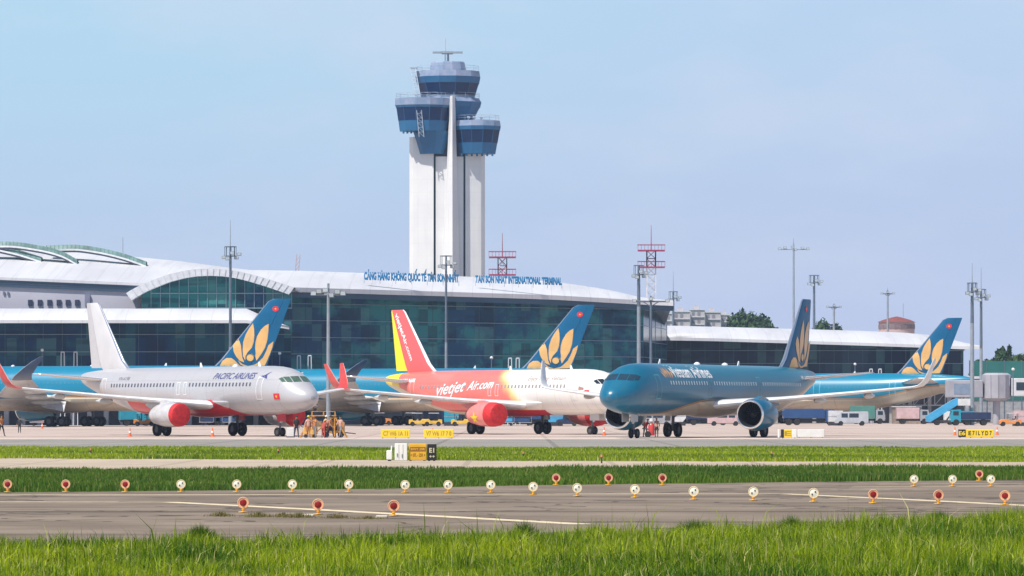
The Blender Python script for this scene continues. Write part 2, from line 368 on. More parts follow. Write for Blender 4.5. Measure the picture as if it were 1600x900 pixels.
class Body:
    def __init__(s, Ln, k=1., tail=13.5):
        s.L = Ln; s.k = k; T = [(a * (1 if k == 1 else 1.25), b * k, c * k, d * k) for a, b, c, d in NOSE]
        t0 = Ln - tail; R0, W0 = 2.07 * k, 1.975 * k
        T += [(t0 - 3, R0, -R0, W0), (t0, R0, -R0, W0)]
        for f, tp, bt, wd in ((.15, 1, -.955, .99), (.3, .995, -.82, .95), (.45, .985, -.62, .86), (.6, .965, -.38, .73), (.75, .925, -.10, .55), (.88, .87, .14, .36), (.96, .82, .30, .22), (1, .76, .42, .12)):
            T.append((t0 + tail * f, R0 * tp, R0 * bt, W0 * wd))
        s.us = np.unique(np.concatenate([np.linspace(0, 1, 13) ** 2 * 7 * (1 if k == 1 else 1.25), np.arange(7, t0, 1.5), np.linspace(t0, Ln, 26)])); s.T = T
        s.g = np.linspace(0, Ln, 1200); s.tab = catmull(T, s.g)
    def sec(s, u):
        tp = np.interp(u, s.g, s.tab[:, 0]); bt = np.interp(u, s.g, s.tab[:, 1]); return (tp + bt) / 2, (tp - bt) / 2, np.interp(u, s.g, s.tab[:, 2])
    def y(s, u, zr, off=.012):
        zc, hh, hw = s.sec(u); q = max(0, 1 - ((zr - zc) / hh) ** 2); return (hw + off) * math.sqrt(q) + off * .3
    def u_at(s, y, zr):
        lo, hi = 0., 8.
        for _ in range(30):
            mid = (lo + hi) / 2; zc, hh, hw = s.sec(mid)
            if (y / hw) ** 2 + ((zr - zc) / hh) ** 2 <= 1: hi = mid
            else: lo = mid
        return hi - .012
def naca(f, t): return 5 * t * (.2969 * math.sqrt(f) - .126 * f - .3516 * f * f + .2843 * f ** 3 - .1015 * f ** 4)
def foil(f0, f1, n=9):
    fs = [f0 + (f1 - f0) * (1 - math.cos(PI * i / (n - 1))) / 2 for i in range(n)]; return fs
def loft(secs, f0, f1, mg, zc, grow=0., n=9, mi=0, b=None):
    """secs: (y, u_le, z, chord, thick, cant, side). closed loops of upper+lower skin between chord fractions f0..f1"""
    b = b or MB(); rows = []; fs = foil(f0, f1, n)
    for (y, ule, z, c, t, cant, side) in secs:
        ny, nz = -math.sin(cant) * side, math.cos(cant); loop = []
        for f in fs[::-1]: h = naca(f, t) * c + grow; loop.append((mg - (ule + f * c), y * side + ny * h, z + nz * h))
        for f in fs[(1 if f0 <= .001 else 0):]: h = naca(f, t) * c * .8 + grow; loop.append((mg - (ule + f * c), y * side - ny * h, z - nz * h))
        rows.append(loop)
    b.grid(rows, close=True, mi=mi); b.add(rows[0], [tuple(range(len(rows[0])))], mi); b.add(rows[-1], [tuple(range(len(rows[-1])))], mi)
    return b
def finpart(secs, f0, f1, mg, grow=0., n=9):
    b = MB(); rows = []; fs = foil(f0, f1, n)
    for (z, ule, ute, t) in secs:
        c = ute - ule; loop = []
        for f in fs[::-1]: loop.append((mg - (ule + f * c), naca(f, t / c) * c + grow, z))
        for f in fs[(1 if f0 <= .001 else 0):]: loop.append((mg - (ule + f * c), -naca(f, t / c) * c - grow, z))
        rows.append(loop)
    b.grid(rows, close=True); b.add(rows[0], [tuple(range(len(rows[0])))]); b.add(rows[-1], [tuple(range(len(rows[-1])))]); return b
def fin_y(secs, u, z):
    zs = [s[0] for s in secs]; le = np.interp(z, zs, [s[1] for s in secs]); te = np.interp(z, zs, [s[2] for s in secs]); t = np.interp(z, zs, [s[3] for s in secs])
    c = te - le; return naca(min(1, max(0, (u - le) / c)), t / c) * c
DARKGLASS = mm('cockpit_glass', (.012, .02, .03), .08, spec=.8); TYRE = mm('tyre_rubber', (.012, .012, .014), .8, var=.3); STEEL = mm('gear_steel', (.14, .145, .16), .45, .3)
RIM = mm('wheel_rim', (.10, .10, .11), .5, .4); LIP = mm('polished_lip', (.82, .83, .85), .18, .85, var=.04); DARKMETAL = mm('dark_metal', (.03, .03, .035), .5, .3); FANM = mm('fan_blades', (.018, .018, .022), .4, .5)
WINGG = mat('wing_grey_paint', (.55, .55, .54), .38, scale=.8, var=.10); NOZZLE = mm('nozzle_metal', (.28, .25, .22), .35, .8); COVER = mm('red_cover', (.62, .02, .025), .7, var=.25, scale=3)
WHITE = mm('white_gloss', (.80, .80, .80), .25, coat=.3, var=.04); DOORLINE = mm('door_line_white', (.9, .9, .9), .5); GOLD = mm('gold_petal', (.72, .42, .15), .35, var=.12, scale=.6, coat=.2)
GOLDLINE = mm('petal_outline', (.05, .09, .08), .5); REDFLAG = mm('flag_red', (.7, .02, .05), .5); YEL = mm('star_yellow', (.9, .65, .02), .5)

def livery(kind, mg, zc, Ln):
    """paint scheme of one fuselage, laid out in the aircraft's own metres"""
    m, nt, b = newmat(kind + '_livery'); n = N(nt); v, p = n.xyz()
    u = n.sub(mg, p[0]); zr = n.sub(p[2], zc)
    dirt = n.smooth(n.noise(v, .7, 6, (.25, 1, 1)), .42, .75)
    if kind == 'silver':
        bound = n.sub(n.mul(n.smooth(u, 8.5, 13.5), 1.25), 2.0)
        red = n.mul(n.lt(zr, bound), n.mul(n.gt(u, 4.2), n.lt(u, 27)))
        c = n.mix(red, (.52, .51, .53), (.60, .025, .035))
        c = n.mix(n.mul(dirt, .22), c, (.40, .37, .36)); rough = .30; coat = .25
    elif kind == 'red':
        ub = n.add(n.mul(zr, 1.1), n.add(15.0, n.mul(n.sub(n.noise(v, .6, 3), .5), 1.6)))
        d = n.sub(u, ub); belly = n.mul(n.lt(zr, -1.62), n.gt(u, 10.5))
        col = n.mix(n.smooth(d, -1.2, .3), (.80, .78, .74), (.90, .66, .20)); col = n.mix(n.smooth(d, -.5, 1.1), col, (.84, .18, .15))
        col = n.mix(belly, col, (.55, .02, .03))
        tail = n.gt(n.add(u, n.mul(zr, -.45)), Ln - 3.9); col = n.mix(tail, col, (.88, .70, .02))
        keel = n.mul(n.lt(n.sub(zr, n.mul(n.smooth(u, Ln - 13.5, Ln - 1), 2.6)), -1.80), n.gt(u, Ln - 16)); col = n.mix(keel, col, (.78, .66, .48))
        c = n.mix(n.mul(dirt, .16), col, (.62, .52, .46)); rough = .33; coat = .2
    else:
        A, B, C0, C1 = (5., 17., Ln - 11, Ln - 1.5) if kind == 'teal' else (8., 24., Ln - 18, Ln - 4)
        k = 1. if kind == 'teal' else 1.47
        bound = n.add(n.mul(n.add(n.mul(n.smooth(u, A, B), 1.35), -2.05), k), n.mul(n.smooth(u, C0, C1), 1.5 * k))
        tl = (.0, .125, .225) if kind == 'teal' else (.0, .20, .34)
        c = n.mix(n.smooth(n.sub(zr, bound), -.02, .02), (.52, .44, .34), tl)
        gold = n.mul(n.gt(zr, n.sub(bound, .16 * k)), n.lt(zr, bound)); c = n.mix(gold, c, (.42, .22, .08))
        hi = n.mul(n.gt(u, 9 if kind == 'teal' else 12), n.smooth(zr, -1.2, 2.2)); c = n.mix(n.mul(hi, .35 if kind == 'teal' else 0.), c, (.03, .24, .31))  # teal skin behind the nose blended lighter towards the top
        c = n.mix(n.mul(dirt, .12), c, (.14, .2, .2)); rough = .3; coat = .12
    s1 = n.lt(n.m('FRACT', n.mul(u, 1 / (2.7 * (1 if kind != 'a350' else 1.5)))), .014); s2 = n.lt(n.m('ABSOLUTE', n.sub(n.m('ABSOLUTE', n.add(zr, .35)), 1.25)), .014)
    c = n.mix(n.mul(n.m('MAXIMUM', s1, s2), .32), c, (.10, .11, .12))
    st = n.mul(n.smooth(n.noise(v, 2.2, 5, (1.6, .12, .12)), .55, .75), n.smooth(zr, .2, -1.7)); c = n.mix(n.mul(st, .45), c, (.20, .18, .16))
    L(nt, c, b.inputs['Base Color']); b.inputs['Roughness'].default_value = rough; b.inputs['Coat Weight'].default_value = coat; b.inputs['Coat Roughness'].default_value = .1
    b.inputs['Metallic'].default_value = .15 if kind == 'silver' else 0
    bp = nt.nodes.new('ShaderNodeBump'); bp.inputs['Strength'].default_value = .05; L(nt, n.noise(v, 1.2, 3, (1.4, .5, .5)), bp.inputs['Height']); L(nt, bp.outputs[0], b.inputs['Normal'])
    return m

LOTUS = {  # petals in tail units: outline points read as (across, up)
    'a': [(270, 572), (292, 530), (322, 498), (345, 530), (362, 575), (368, 640), (376, 700), (395, 752), (350, 735), (312, 690), (285, 640)],
    'b': [(480, 340), (494, 400), (497, 470), (490, 540), (470, 600), (425, 650), (405, 690), (402, 735), (380, 690), (376, 620), (380, 540), (405, 460), (440, 395)],
    'c': [(640, 350), (636, 430), (624, 520), (600, 600), (560, 670), (512, 738), (500, 690), (505, 655), (500, 600), (504, 540), (520, 480), (560, 410), (600, 370)],
    'd': [(684, 528), (672, 590), (650, 650), (622, 720), (592, 785), (470, 790), (520, 755), (575, 700), (610, 630), (632, 570)],
    'e': [(130, 800), (165, 730), (210, 700), (265, 700), (300, 725), (335, 765), (370, 792), (260, 800)],
    'f': [(412, 690), (430, 662), (470, 655), (496, 680), (494, 718), (470, 742), (430, 738), (410, 715)],
    'g': [(320, 720), (370, 765), (430, 785), (500, 770), (570, 730), (530, 775), (470, 798), (400, 798), (350, 770)]}
def airliner(S):
    Ln, mg, ng, zc, k = S['L'], S['mg'], S['ng'], S['zc'], S['k']; B = Body(Ln, k, S['tail']); side = S['side']   # side: +1 port skin is the one seen
    root = thing(S['name'], S['label'], 'airliner', S['loc'], S['rz'], S.get('group')); P = lambda u, y, zr: (mg - u, y, zc + zr)
    skin = livery(S['kind'], mg, zc, Ln)
    b = MB(); NS = 48; rows = []
    for u in B.us:
        c0, hh, hw = B.sec(u); rows.append([P(u, hw * math.sin(2 * PI * i / NS), c0 + hh * math.cos(2 * PI * i / NS)) for i in range(NS)])
    b.grid(rows, close=True); b.add(rows[-1], [tuple(range(NS))]); fus = b.build('fuselage', skin, root, sharp=60)
    # wing root fairing
    f0, f1 = S['fair']; b = MB(); rows = []
    for i in range(19):
        t = i / 18; u = f0 + (f1 - f0) * t; s = math.sin(PI * min(1, max(0.0001, t))) ** .45; rows.append([P(u, (B.k * 1.72 + .42 * s * k) * math.sin(a), -.95 * k + (-.3 * k - 1.02 * s * k) * math.cos(a) * (1 if math.cos(a) > 0 else .25)) for a in np.linspace(0, 2 * PI, 29)[:-1]])
    b.grid(rows, close=True); b.build('belly_fairing', skin, root)
    # cockpit windows
    for sd in (1, -1):
        for (ya, yb, z0a, z0b, z1a, z1b) in ((.05, .74, .72, .70, 1.20, 1.17), (.80, 1.18, .70, .69, 1.16, 1.13), (1.22, 1.42, .70, .72, 1.11, .98)):
            if S['kind'] in ('a350',): continue
            rows = []
            for i in range(5):
                yy = (ya + (yb - ya) * i / 4) * k; r = []
                for j in range(5):
                    zz = (z0a + (z0b - z0a) * i / 4 + ((z1a + (z1b - z1a) * i / 4) - (z0a + (z0b - z0a) * i / 4)) * j / 4) * k
                    r.append(P(B.u_at(yy, zz), sd * (yy + .01), zz))
                rows.append(r)
            MB().grid(rows).build('cockpit_window', S.get('glass', DARKGLASS), root)
    # cabin windows, doors
    def quad(u0, u1, z0, z1, nz=3, b=None, off=.014, sd=side):
        b = b or MB(); n_u = max(1, int(abs(u1 - u0) / .8)); rows = []
        for i in range(n_u + 1):
            uu = u0 + (u1 - u0) * i / n_u; rows.append([P(uu, sd * B.y(uu, z0 + (z1 - z0) * j / nz, off), z0 + (z1 - z0) * j / nz) for j in range(nz + 1)])
        b.grid(rows, smooth=False); return b
    wm = S['winmat']; wz = .38 * k; wh = .30 * (1 if k == 1 else 1.15); ww = .21 * (1 if k == 1 else 1.2)
    doors = S['doors']; u = S['win0']; sh = {}
    while u < S['win1']:
        if not any(abs(u - d) < dw / 2 + .25 for d, dw, _, _ in doors):
            quad(u - ww / 2, u + ww / 2, wz, wz + wh, 2).build('cabin_window', wm, root, fixn=False)
        u += S.get('pitch', .533)
    for d, dw, z0, z1 in doors:
        b = MB(); t = .055
        quad(d - dw / 2, d - dw / 2 + t, z0, z1, 6, b); quad(d + dw / 2 - t, d + dw / 2, z0, z1, 6, b); quad(d - dw / 2 + t, d + dw / 2 - t, z1 - t, z1, 1, b); quad(d - dw / 2 + t, d + dw / 2 - t, z0, z0 + t, 1, b)
        b.build('door', S['doormat'], root, fixn=False)
    # lettering and marks on the fuselage
    def wrap(vs, fs, u0, z0, nm, m_, sd=side, off=.016, parent=root):
        b = MB(); pts = [P(u0 + sd * v.x, sd * B.y(u0 + sd * v.x, z0 + v.y, off), z0 + v.y) for v in vs]; b.add(pts, fs); return b.build(nm, m_, parent, fixn=False)
    S_wrap = wrap; S['marks'](wrap, quad, root, P)
    # fin and rudder, painted emblem
    fs_ = S['fin']; fin = finpart(fs_, 0, .69, mg).build('tail_fin', S['finmat'], root, sharp=50)
    finpart([(z, a, c, t) for z, a, c, t in fs_ if z > fs_[1][0] - .01], .70, 1, mg).build('rudder', S['ruddermat'], fin, sharp=50)
    b = MB(); rows = []
    for (z, a, c, t) in fs_: rows.append([(mg - (a + f * (c - a)) + .01, sgn * (naca(f, t / (c - a)) * (c - a) + .008), z) for sgn, f in ((1, .05), (1, .02), (1, .006), (1, 0), (-1, .006), (-1, .02), (-1, .05))])
    b.grid(rows).build('fin_leading_edge', S.get('lemat', LIP), fin)
    def onfin(pts, faces, nm, m_, off=.02, sd=side):
        MB().add([(mg - u_, sd * (fin_y(fs_, u_, z_) + off), z_) for u_, z_ in pts], faces).build(nm, m_, fin, fixn=False)
    S['finmarks'](onfin)
    # tailplanes
    hs = S['hstab']
    for sd in (1, -1):
        secs = [(y, a, zc + z, c, .10, R(5), sd) for y, a, z, c in hs]; loft(secs, 0, 1, mg, zc, n=12).build('tailplane', S['hmat'], root)
        s2 = [(y, a, zc + z, c, .10, R(5), sd) for y, a, z, c in hs]; loft(s2, 0, .05, mg, zc, .012, 4).build('tailplane_leading_edge', LIP, root)
    # wings
    for sd in (1, -1):
        W = [(y, a, zc + z, c, t, R(cn), sd) for y, a, z, c, t, cn in S['wing']]; Wn = [w_ for w_ in W if w_[5] < R(12)]
        wg = loft(W, .0, .74, mg, zc, n=10).build('wing', WINGG, root, sharp=50)
        outer = [w_ for w_ in Wn if w_[0] >= 1.9 * k]; kk = S['kink']
        loft(outer, 0, .07, mg, zc, .02, 5).build('slat', S['slatmat'], wg)
        loft([w_ for w_ in outer if w_[0] <= kk + .01], .75, 1, mg, zc, 0, 5).build('inboard_flap', WINGG, wg)
        loft([w_ for w_ in outer if w_[0] >= kk - .01], .75, 1, mg, zc, 0, 5).build('outboard_flap', WINGG, wg)
        tip = [w_ for w_ in W if w_[5] >= R(12)]
        loft([Wn[-1]] + tip, 0, 1, mg, zc, .012, 9).build('winglet', S['tipmat'] if sd == side else S.get('tipfar', S['tipmat']), wg)
        if S.get('tipin'): pass
        for fy, fl in S['pods']:
            yl = np.interp(fy, [w_[0] for w_ in W], [w_[1] for w_ in W]); ch = np.interp(fy, [w_[0] for w_ in W], [w_[3] for w_ in W]); zz = np.interp(fy, [w_[0] for w_ in W], [w_[2] for w_ in W])
            prof = [(mg - (yl + ch * .55 + fl * t), .26 * k * math.sin(PI * min(1, t ** .6)) ** .7 + .003) for t in np.linspace(0.001, .999, 10)]
            MB().lathe(prof, (0, fy * sd, zz - .28 * k), 'x', 10).build('flap_fairing', S.get('podmat', WINGG), wg)
        # engine
        e = S['eng']; eu, ey, ez, er = e['u'], e['y'] * sd, e['z'], e['r']
        lp = [(.05, .905), (0, .955), (.05, 1.01), (.16, 1.05)]; np_ = [(.16, 1.05), (.5, 1.11), (1.3, 1.16), (2.3, 1.13), (3.2, 1.0), (3.9, .86), (3.9, .82), (3.3, .84)]
        q = lambda T: [(mg - (eu + a * e.get('l', 1)), r_ * er) for a, r_ in T]; oo = (0, ey, ez)
        en = MB().lathe(q(np_), oo, 'x', 36).build('engine', e['mat'], root, sharp=50)
        MB().lathe(q(lp), oo, 'x', 36).build('inlet_lip', e.get('lip', LIP), en)
        MB().lathe(q([(1.25, .79), (.9, .80), (.35, .84), (.052, .904)]), oo, 'x', 36).build('inlet_liner', mm('inlet_black', (.015, .016, .018), .6), en)
        if e.get('star'):
            n_ = 14; rs = 1.155 * er; pts = []; c_a = R(-18)
            for (a_, h_) in [(0, 0)] + star(0, 0, .62): pts.append((mg - eu - 2.35 - a_, ey + sd * (rs - abs(a_) * .02 + .02) * math.cos(c_a + h_ / rs), ez + (rs + .02) * math.sin(c_a + h_ / rs)))
            MB().add(pts, [(0, 1 + i, 1 + (i + 1) % 10) for i in range(10)]).build('star_mark', YEL, en, fixn=False)
        MB().lathe(q([(3.35, .80), (3.4, .52), (4.4, .46), (4.75, .40), (4.76, .3), (4.4, .28), (4.9, .2), (5.25, .03)]), oo, 'x', 20).build('exhaust_cone', NOZZLE, en)
        if e.get('cover'):
            MB().lathe(q([(.42, 1.125), (.1, 1.085), (-.03, 1.0), (-.08, .8), (-.10, .4), (-.10, .02)] if e['cover'] == 1 else [(1.0, 1.17), (.6, 1.15), (.1, 1.085), (-.03, 1.0), (-.08, .8), (-.10, .4), (-.10, .02)]), oo, 'x', 30).build('engine_cover', COVER, en)
        else:
            b = MB()
            for i in range(22):
                t = 2 * PI * i / 22; c1, s1 = math.cos(t), math.sin(t); c2, s2 = math.cos(t + .16), math.sin(t + .16); rr = .80 * er
                xx = mg - (eu + .95); b.add([(xx, ey + c1 * .25 * er, ez + s1 * .25 * er), (xx - .16, ey + c2 * .25 * er, ez + s2 * .25 * er), (xx - .3, ey + c2 * rr, ez + s2 * rr), (xx, ey + c1 * rr, ez + s1 * rr)], [(0, 1, 2, 3)])
            b.lathe([(mg - eu - 1.3, .81 * er), (mg - eu - 1.31, .02)], oo, 'x', 24)
            b.build('fan', FANM, en)
            MB().lathe([(mg - eu - .55, .01), (mg - eu - .7, .12 * er), (mg - eu - .98, .26 * er)], oo, 'x', 16).build('spinner', mm('spinner_grey', (.03, .03, .033), .5), en)
        wl = np.interp(abs(ey), [w_[0] for w_ in W], [w_[1] for w_ in W]); wz_ = np.interp(abs(ey), [w_[0] for w_ in W], [w_[2] for w_ in W]); ln = e.get('l', 1)
        poly = [(mg - eu - 1.2 * ln, ez + 1.12 * er), (mg - eu - 2.4 * ln, ez + 1.34 * er), (mg - wl - .1, wz_ + .12), (mg - wl - 2.2 * k, wz_ - .1), (mg - wl - 2.6 * k, wz_ - .35), (mg - eu - 4.6 * ln, ez + .55 * er), (mg - eu - 3.2 * ln, ez + .7 * er)]
        MB().prism(poly, ey - .17 * k, ey + .17 * k).build('pylon', e['mat'], en)
        # main gear
        ty = S['track'] / 2 * sd; rr = S['tyre']
        g_ = MB().bar((0, ty, rr), (.0, ty - .1 * sd, zc - 1.0 * k), .14 * k).bar((0, ty, rr + 1.0), (.0, ty - 1.2 * sd * k, zc - 1.5 * k), .07 * k).bar((-.0, ty - .5 * k, rr), (0, ty + .5 * k, rr), .09 * k)
        axles = (0,) if k == 1 else (.95, -.95)
        if k > 1: g_.bar((1.0, ty, rr), (-1.0, ty, rr), .15); [g_.bar((a, ty - .75, rr), (a, ty + .75, rr), .1) for a in axles]
        gg = g_.build('main_gear', STEEL, root); gd = .27 * S['tyrew'] / .43 + .18 * (k > 1)
        for a in axles:
            for s2 in (1, -1):
                yo = ty + s2 * (.46 if k == 1 else .68); hw_ = S['tyrew'] / 2
                MB().lathe([(-hw_ * .7, rr * .52), (-hw_, rr * .7), (-hw_ * .9, rr * .93), (-hw_ * .45, rr), (hw_ * .45, rr), (hw_ * .9, rr * .93), (hw_, rr * .7), (hw_ * .7, rr * .52)], (a, yo, rr), 'y', 24).build('tyre', TYRE, gg)
                MB().lathe([(-hw_ * .5, .02), (-hw_ * .55, rr * .53), (hw_ * .55, rr * .53), (hw_ * .5, .02)], (a, yo, rr), 'y', 16).build('rim', RIM, gg)
        dy = ty + .35 * sd * k
        if k == 1: MB().add([(-.55, dy + .1 * sd, rr + .75), (.55, dy + .1 * sd, rr + .75), (.55, dy - .15 * sd, zc - .95 * k), (-.55, dy - .15 * sd, zc - .95 * k), (-.55, dy + .14 * sd, rr + .75), (.55, dy + .14 * sd, rr + .75), (.55, dy - .11 * sd, zc - .95 * k), (-.55, dy - .11 * sd, zc - .95 * k)],
                 [(0, 1, 2, 3), (4, 5, 6, 7), (0, 1, 5, 4), (2, 3, 7, 6), (1, 2, 6, 5), (0, 3, 7, 4)]).build('gear_door', S.get('geardoor', WINGG), root)
        else: MB().add([(-1.7, dy + 1.0 * sd, rr + 1.3), (1.5, dy + 1.0 * sd, rr + 1.9), (2.1, dy + .3 * sd, zc - 1.2 * k), (-1.7, dy + .3 * sd, zc - 1.2 * k), (-1.7, dy + 1.06 * sd, rr + 1.3), (1.5, dy + 1.06 * sd, rr + 1.9), (2.1, dy + .36 * sd, zc - 1.2 * k), (-1.7, dy + .36 * sd, zc - 1.2 * k)],
                 [(0, 1, 2, 3), (4, 5, 6, 7), (0, 1, 5, 4), (2, 3, 7, 6), (1, 2, 6, 5), (0, 3, 7, 4)]).build('gear_door', mm('gear_door_grey', (.5, .5, .52), .4), root)
    # nose gear
    rn = S['tyre'] * .66; nx_ = mg - ng
    gg = MB().bar((nx_, 0, rn), (nx_ + .15, 0, zc - 1.7 * k), .09 * k).bar((nx_ + .1, 0, rn + .9), (nx_ - .9, 0, zc - 1.85 * k), .05 * k).bar((nx_, -.3 * k, rn), (nx_, .3 * k, rn), .06 * k).build('nose_gear', STEEL, root)
    for s2 in (1, -1):
        MB().lathe([(-.07, rn * .5), (-.11, rn * .7), (-.09, rn * .94), (-.04, rn), (.04, rn), (.09, rn * .94), (.11, rn * .7), (.07, rn * .5)], (nx_, .26 * s2 * k, rn), 'y', 20).build('tyre', TYRE, gg)
        MB().lathe([(-.05, .01), (-.06, rn * .52), (.06, rn * .52), (.05, .01)], (nx_, .26 * s2 * k, rn), 'y', 14).build('rim', RIM, gg)
        MB().box(nx_ + .15, nx_ + 1.5, .38 * s2 * k - .02, .38 * s2 * k + .02, zc - 2.55 * k, zc - 1.85 * k).build('nose_gear_door', S.get('geardoor', WINGG), root)
    MB().lathe([(nx_ + .24, .01), (nx_ + .26, .10), (nx_ + .18, .11), (nx_ + .1, .03)], (0, 0, rn + .85), 'x', 12).build('taxi_light', mm('lamp_glass', (.8, .8, .78), .2), root)
    # blade aerials and beacon
    for ua in S['aerials']:
        c0, hh, hw = B.sec(ua); zt = zc + c0 + hh - .02
        MB().prism([(mg - ua + .22, zt), (mg - ua - .02, zt + .38), (mg - ua - .16, zt + .38), (mg - ua - .2, zt)], -.025, .025).build('aerial', WHITE, root)
    for ua in S['domes']:
        c0, hh, hw = B.sec(ua); MB().lathe([(.0, .28), (.12, .24), (.2, .12), (.23, .01)], (mg - ua, 0, zc + c0 + hh - .03), 'z', 12).build('antenna_dome', WHITE, root)
    return root

def a320_wing(o=0., sharklet=True, fence=False):
    W = [(0, 11.2 + o, -1.25, 8.1, .13, 4), (1.95, 12.4 + o, -1.22, 6.6, .14, 4), (6.4, 14.7 + o, -.80, 4.15, .125, 4.6), (11, 17.1 + o, -.33, 3.0, .115, 5.2), (16.2, 19.75 + o, .22, 1.65, .11, 6)]
    W += [(16.62, 19.98 + o, .32, 1.55, .10, 22), (16.92, 20.25 + o, .60, 1.42, .10, 50), (17.10, 20.6 + o, 1.05, 1.25, .10, 74), (17.32, 21.35 + o, 2.05, .85, .10, 80), (17.42, 21.75 + o, 2.55, .55, .10, 82)]
    return W
def a320_fin(Ln): return [(5.35, Ln - 9.6, Ln - 1.6, .10), (5.95, Ln - 8.05, Ln - 1.55, .45), (6.6, Ln - 7.2, Ln - 1.45, .55), (11.55, Ln - 3.05, Ln - .68, .24), (11.76, Ln - 2.7, Ln - .72, .12)]
def a320_h(Ln): return [(0, Ln - 6.6, .95, 4.6), (.9, Ln - 6.0, 1.02, 4.1), (6.0, Ln - 3.15, 1.55, 1.55), (6.22, Ln - 2.8, 1.57, 1.1)]
def star(cx, cy_, r): return [(cx + (r if i % 2 == 0 else r * .4) * math.sin(PI * i / 5), cy_ + (r if i % 2 == 0 else r * .4) * math.cos(PI * i / 5)) for i in range(10)]
def flag(wrap, u, z, w_, h_, sd):
    vs, fs = poly_mesh([(0, 0), (w_, 0), (w_, h_), (0, h_)], .2); wrap(vs, fs, u, z, 'flag_mark', REDFLAG)
    vs, fs = poly_mesh(star(w_ / 2, h_ / 2, h_ * .33), 9); wrap(vs, fs, u, z, 'flag_star', YEL, off=.026)
def lotus_on(onfin, Ln, u_te, ztop, kk):
    for key, pl in LOTUS.items():
        for grow, m_, off, nm in ((0, GOLD, .03, 'lotus_petal'),):
            pts = [(a / 6.43 + 320, b_ / 6.43 + 450) for a, b_ in pl]; cxx = sum(p[0] for p in pts) / len(pts); cyy = sum(p[1] for p in pts) / len(pts)
            if key in 'fg': pts = [(cxx + (p[0] - cxx) * .93, cyy + (p[1] - cyy) * .93) for p in pts]; off = .038
            else: pts = [(cxx + (p[0] - cxx) * .965, cyy + (p[1] - cyy) * .965) for p in pts]
            q = [(u_te + (px - 413) / 10.8 * kk, ztop + (572 - py) / 11.9 * kk) for px, py in pts]
            vs, fs = poly_mesh(q, .5); onfin([(v.x, v.y) for v in vs], fs, nm, m_, off)
            if key == 'f':
                n_ = 20; c = (u_te + (cxx - 413) / 10.8 * kk, ztop + (572 - cyy) / 11.9 * kk); pts = []; r0, r1 = .50 * kk, .60 * kk
                for i in range(n_): t = 2 * PI * i / n_; pts += [(c[0] + r0 * math.cos(t), c[1] + r0 * math.sin(t) * .9), (c[0] + r1 * math.cos(t), c[1] + r1 * math.sin(t) * .9)]
                onfin(pts, [(2 * i, 2 * i + 1, (2 * i + 3) % (2 * n_), (2 * i + 2) % (2 * n_)) for i in range(n_)], 'lotus_outline', GOLDLINE, .05)
def flag_on_fin(onfin, u, z, r):
    n_ = 18; onfin([(u, z)] + [(u + r * 1.25 * math.cos(2 * PI * i / n_), z + r * math.sin(2 * PI * i / n_)) for i in range(n_)], [(0, 1 + i, 1 + (i + 1) % n_) for i in range(n_)], 'flag_mark', REDFLAG, .03)
    onfin(star(u, z, r * .45), [tuple(range(10))], 'flag_star', YEL, .045)

TEALP = mm('teal_paint', (.0, .10, .225), .4, coat=.0, spec=.3, var=.10, scale=.4); TEALE = mm('teal_engine', (.0, .12, .22), .28, coat=.15, var=.1)
# ---- silver narrow-body, nose to the right
def silver_marks(wrap, quad, root, P):
    NAVY = mm('navy_letters', (.05, .07, .22), .5)
    vs, fs = text_mesh('PACIFIC AIRLINES', 1.0, .28, .012, 1.0); w_ = max(v.x for v in vs); sx = 6.6 / w_
    vs = [Vector((v.x * sx, v.y * .72, 0)) for v in vs]; wrap(vs, fs, 12.9, 1.0, 'airline_lettering', NAVY)
    vs, fs = poly_mesh([(0, .35), (.55, .42), (1.2, .75), (.9, .45), (1.15, .12), (.7, .22)], .3); wrap(vs, fs, 5.6, .85, 'bird_mark', NAVY)
    vs, fs = text_mesh('VN-A198', .42, .1, .0, 1.2); wrap(vs, fs, 28.6, .98, 'registration', mm('grey_letters', (.2, .2, .25), .5))
    flag(wrap, 3.25, -.75, .72, .5, -1)
SILV = mm('silver_fin_paint', (.62, .60, .61), .32, coat=.2, var=.06, scale=.5); RUDG = mm('rudder_grey', (.52, .50, .51), .35, coat=.2, var=.06)
std = dict(ng=5.07, zc=3.84, k=1., tail=13.5, track=7.59, tyre=.585, tyrew=.40, kink=6.4, pods=((4.2, 2.6), (8.6, 2.9), (12.4, 2.4)), slatmat=mm('slat_silver', (.78, .78, .79), .35, .1), aerials=(8.2, 17.5), domes=(12.,))
yaw = lambda a, left: math.atan2(-math.sin(R(a)), (-1 if left else 1) * math.cos(R(a)))
def thing_at(px, d): return (X(px, d), d, 0)
airliner(dict(std, name='passenger_jet', kind='silver', label='silver airliner with red belly, plain pale tail and red engine covers', L=37.57, mg=17.71, side=-1,
    loc=thing_at(312.5, 373), rz=yaw(54.2, False), fair=(10.2, 21.5), winmat=mm('window_dark', (.10, .10, .14), .3), doormat=DOORLINE, glass=mat('cockpit_glass_green_reflection', (.03, .06, .05), .08, spec=.8, scale=.8, col2=(.10, .18, .12)),  # greenish windscreen reflections are mixed into the glass colour
    win0=6.7, win1=30, doors=((5.3, .85, -.75, 1.15), (17.0, .52, -.35, .75), (18.1, .52, -.35, .75), (31.2, .8, -.6, 1.15)), marks=silver_marks,
    fin=a320_fin(37.57), finmat=SILV, ruddermat=RUDG, finmarks=lambda onfin: None, hstab=a320_h(37.57), hmat=WINGG, wing=a320_wing(), tipmat=mm('red_winglet', (.6, .06, .05), .35, coat=.2),
    eng=dict(u=11.4, y=5.75, z=1.82, r=.90, mat=mm('engine_silver', (.62, .61, .62), .3, .15, coat=.2), cover=1), geardoor=mm('red_door', (.55, .03, .04), .4)))
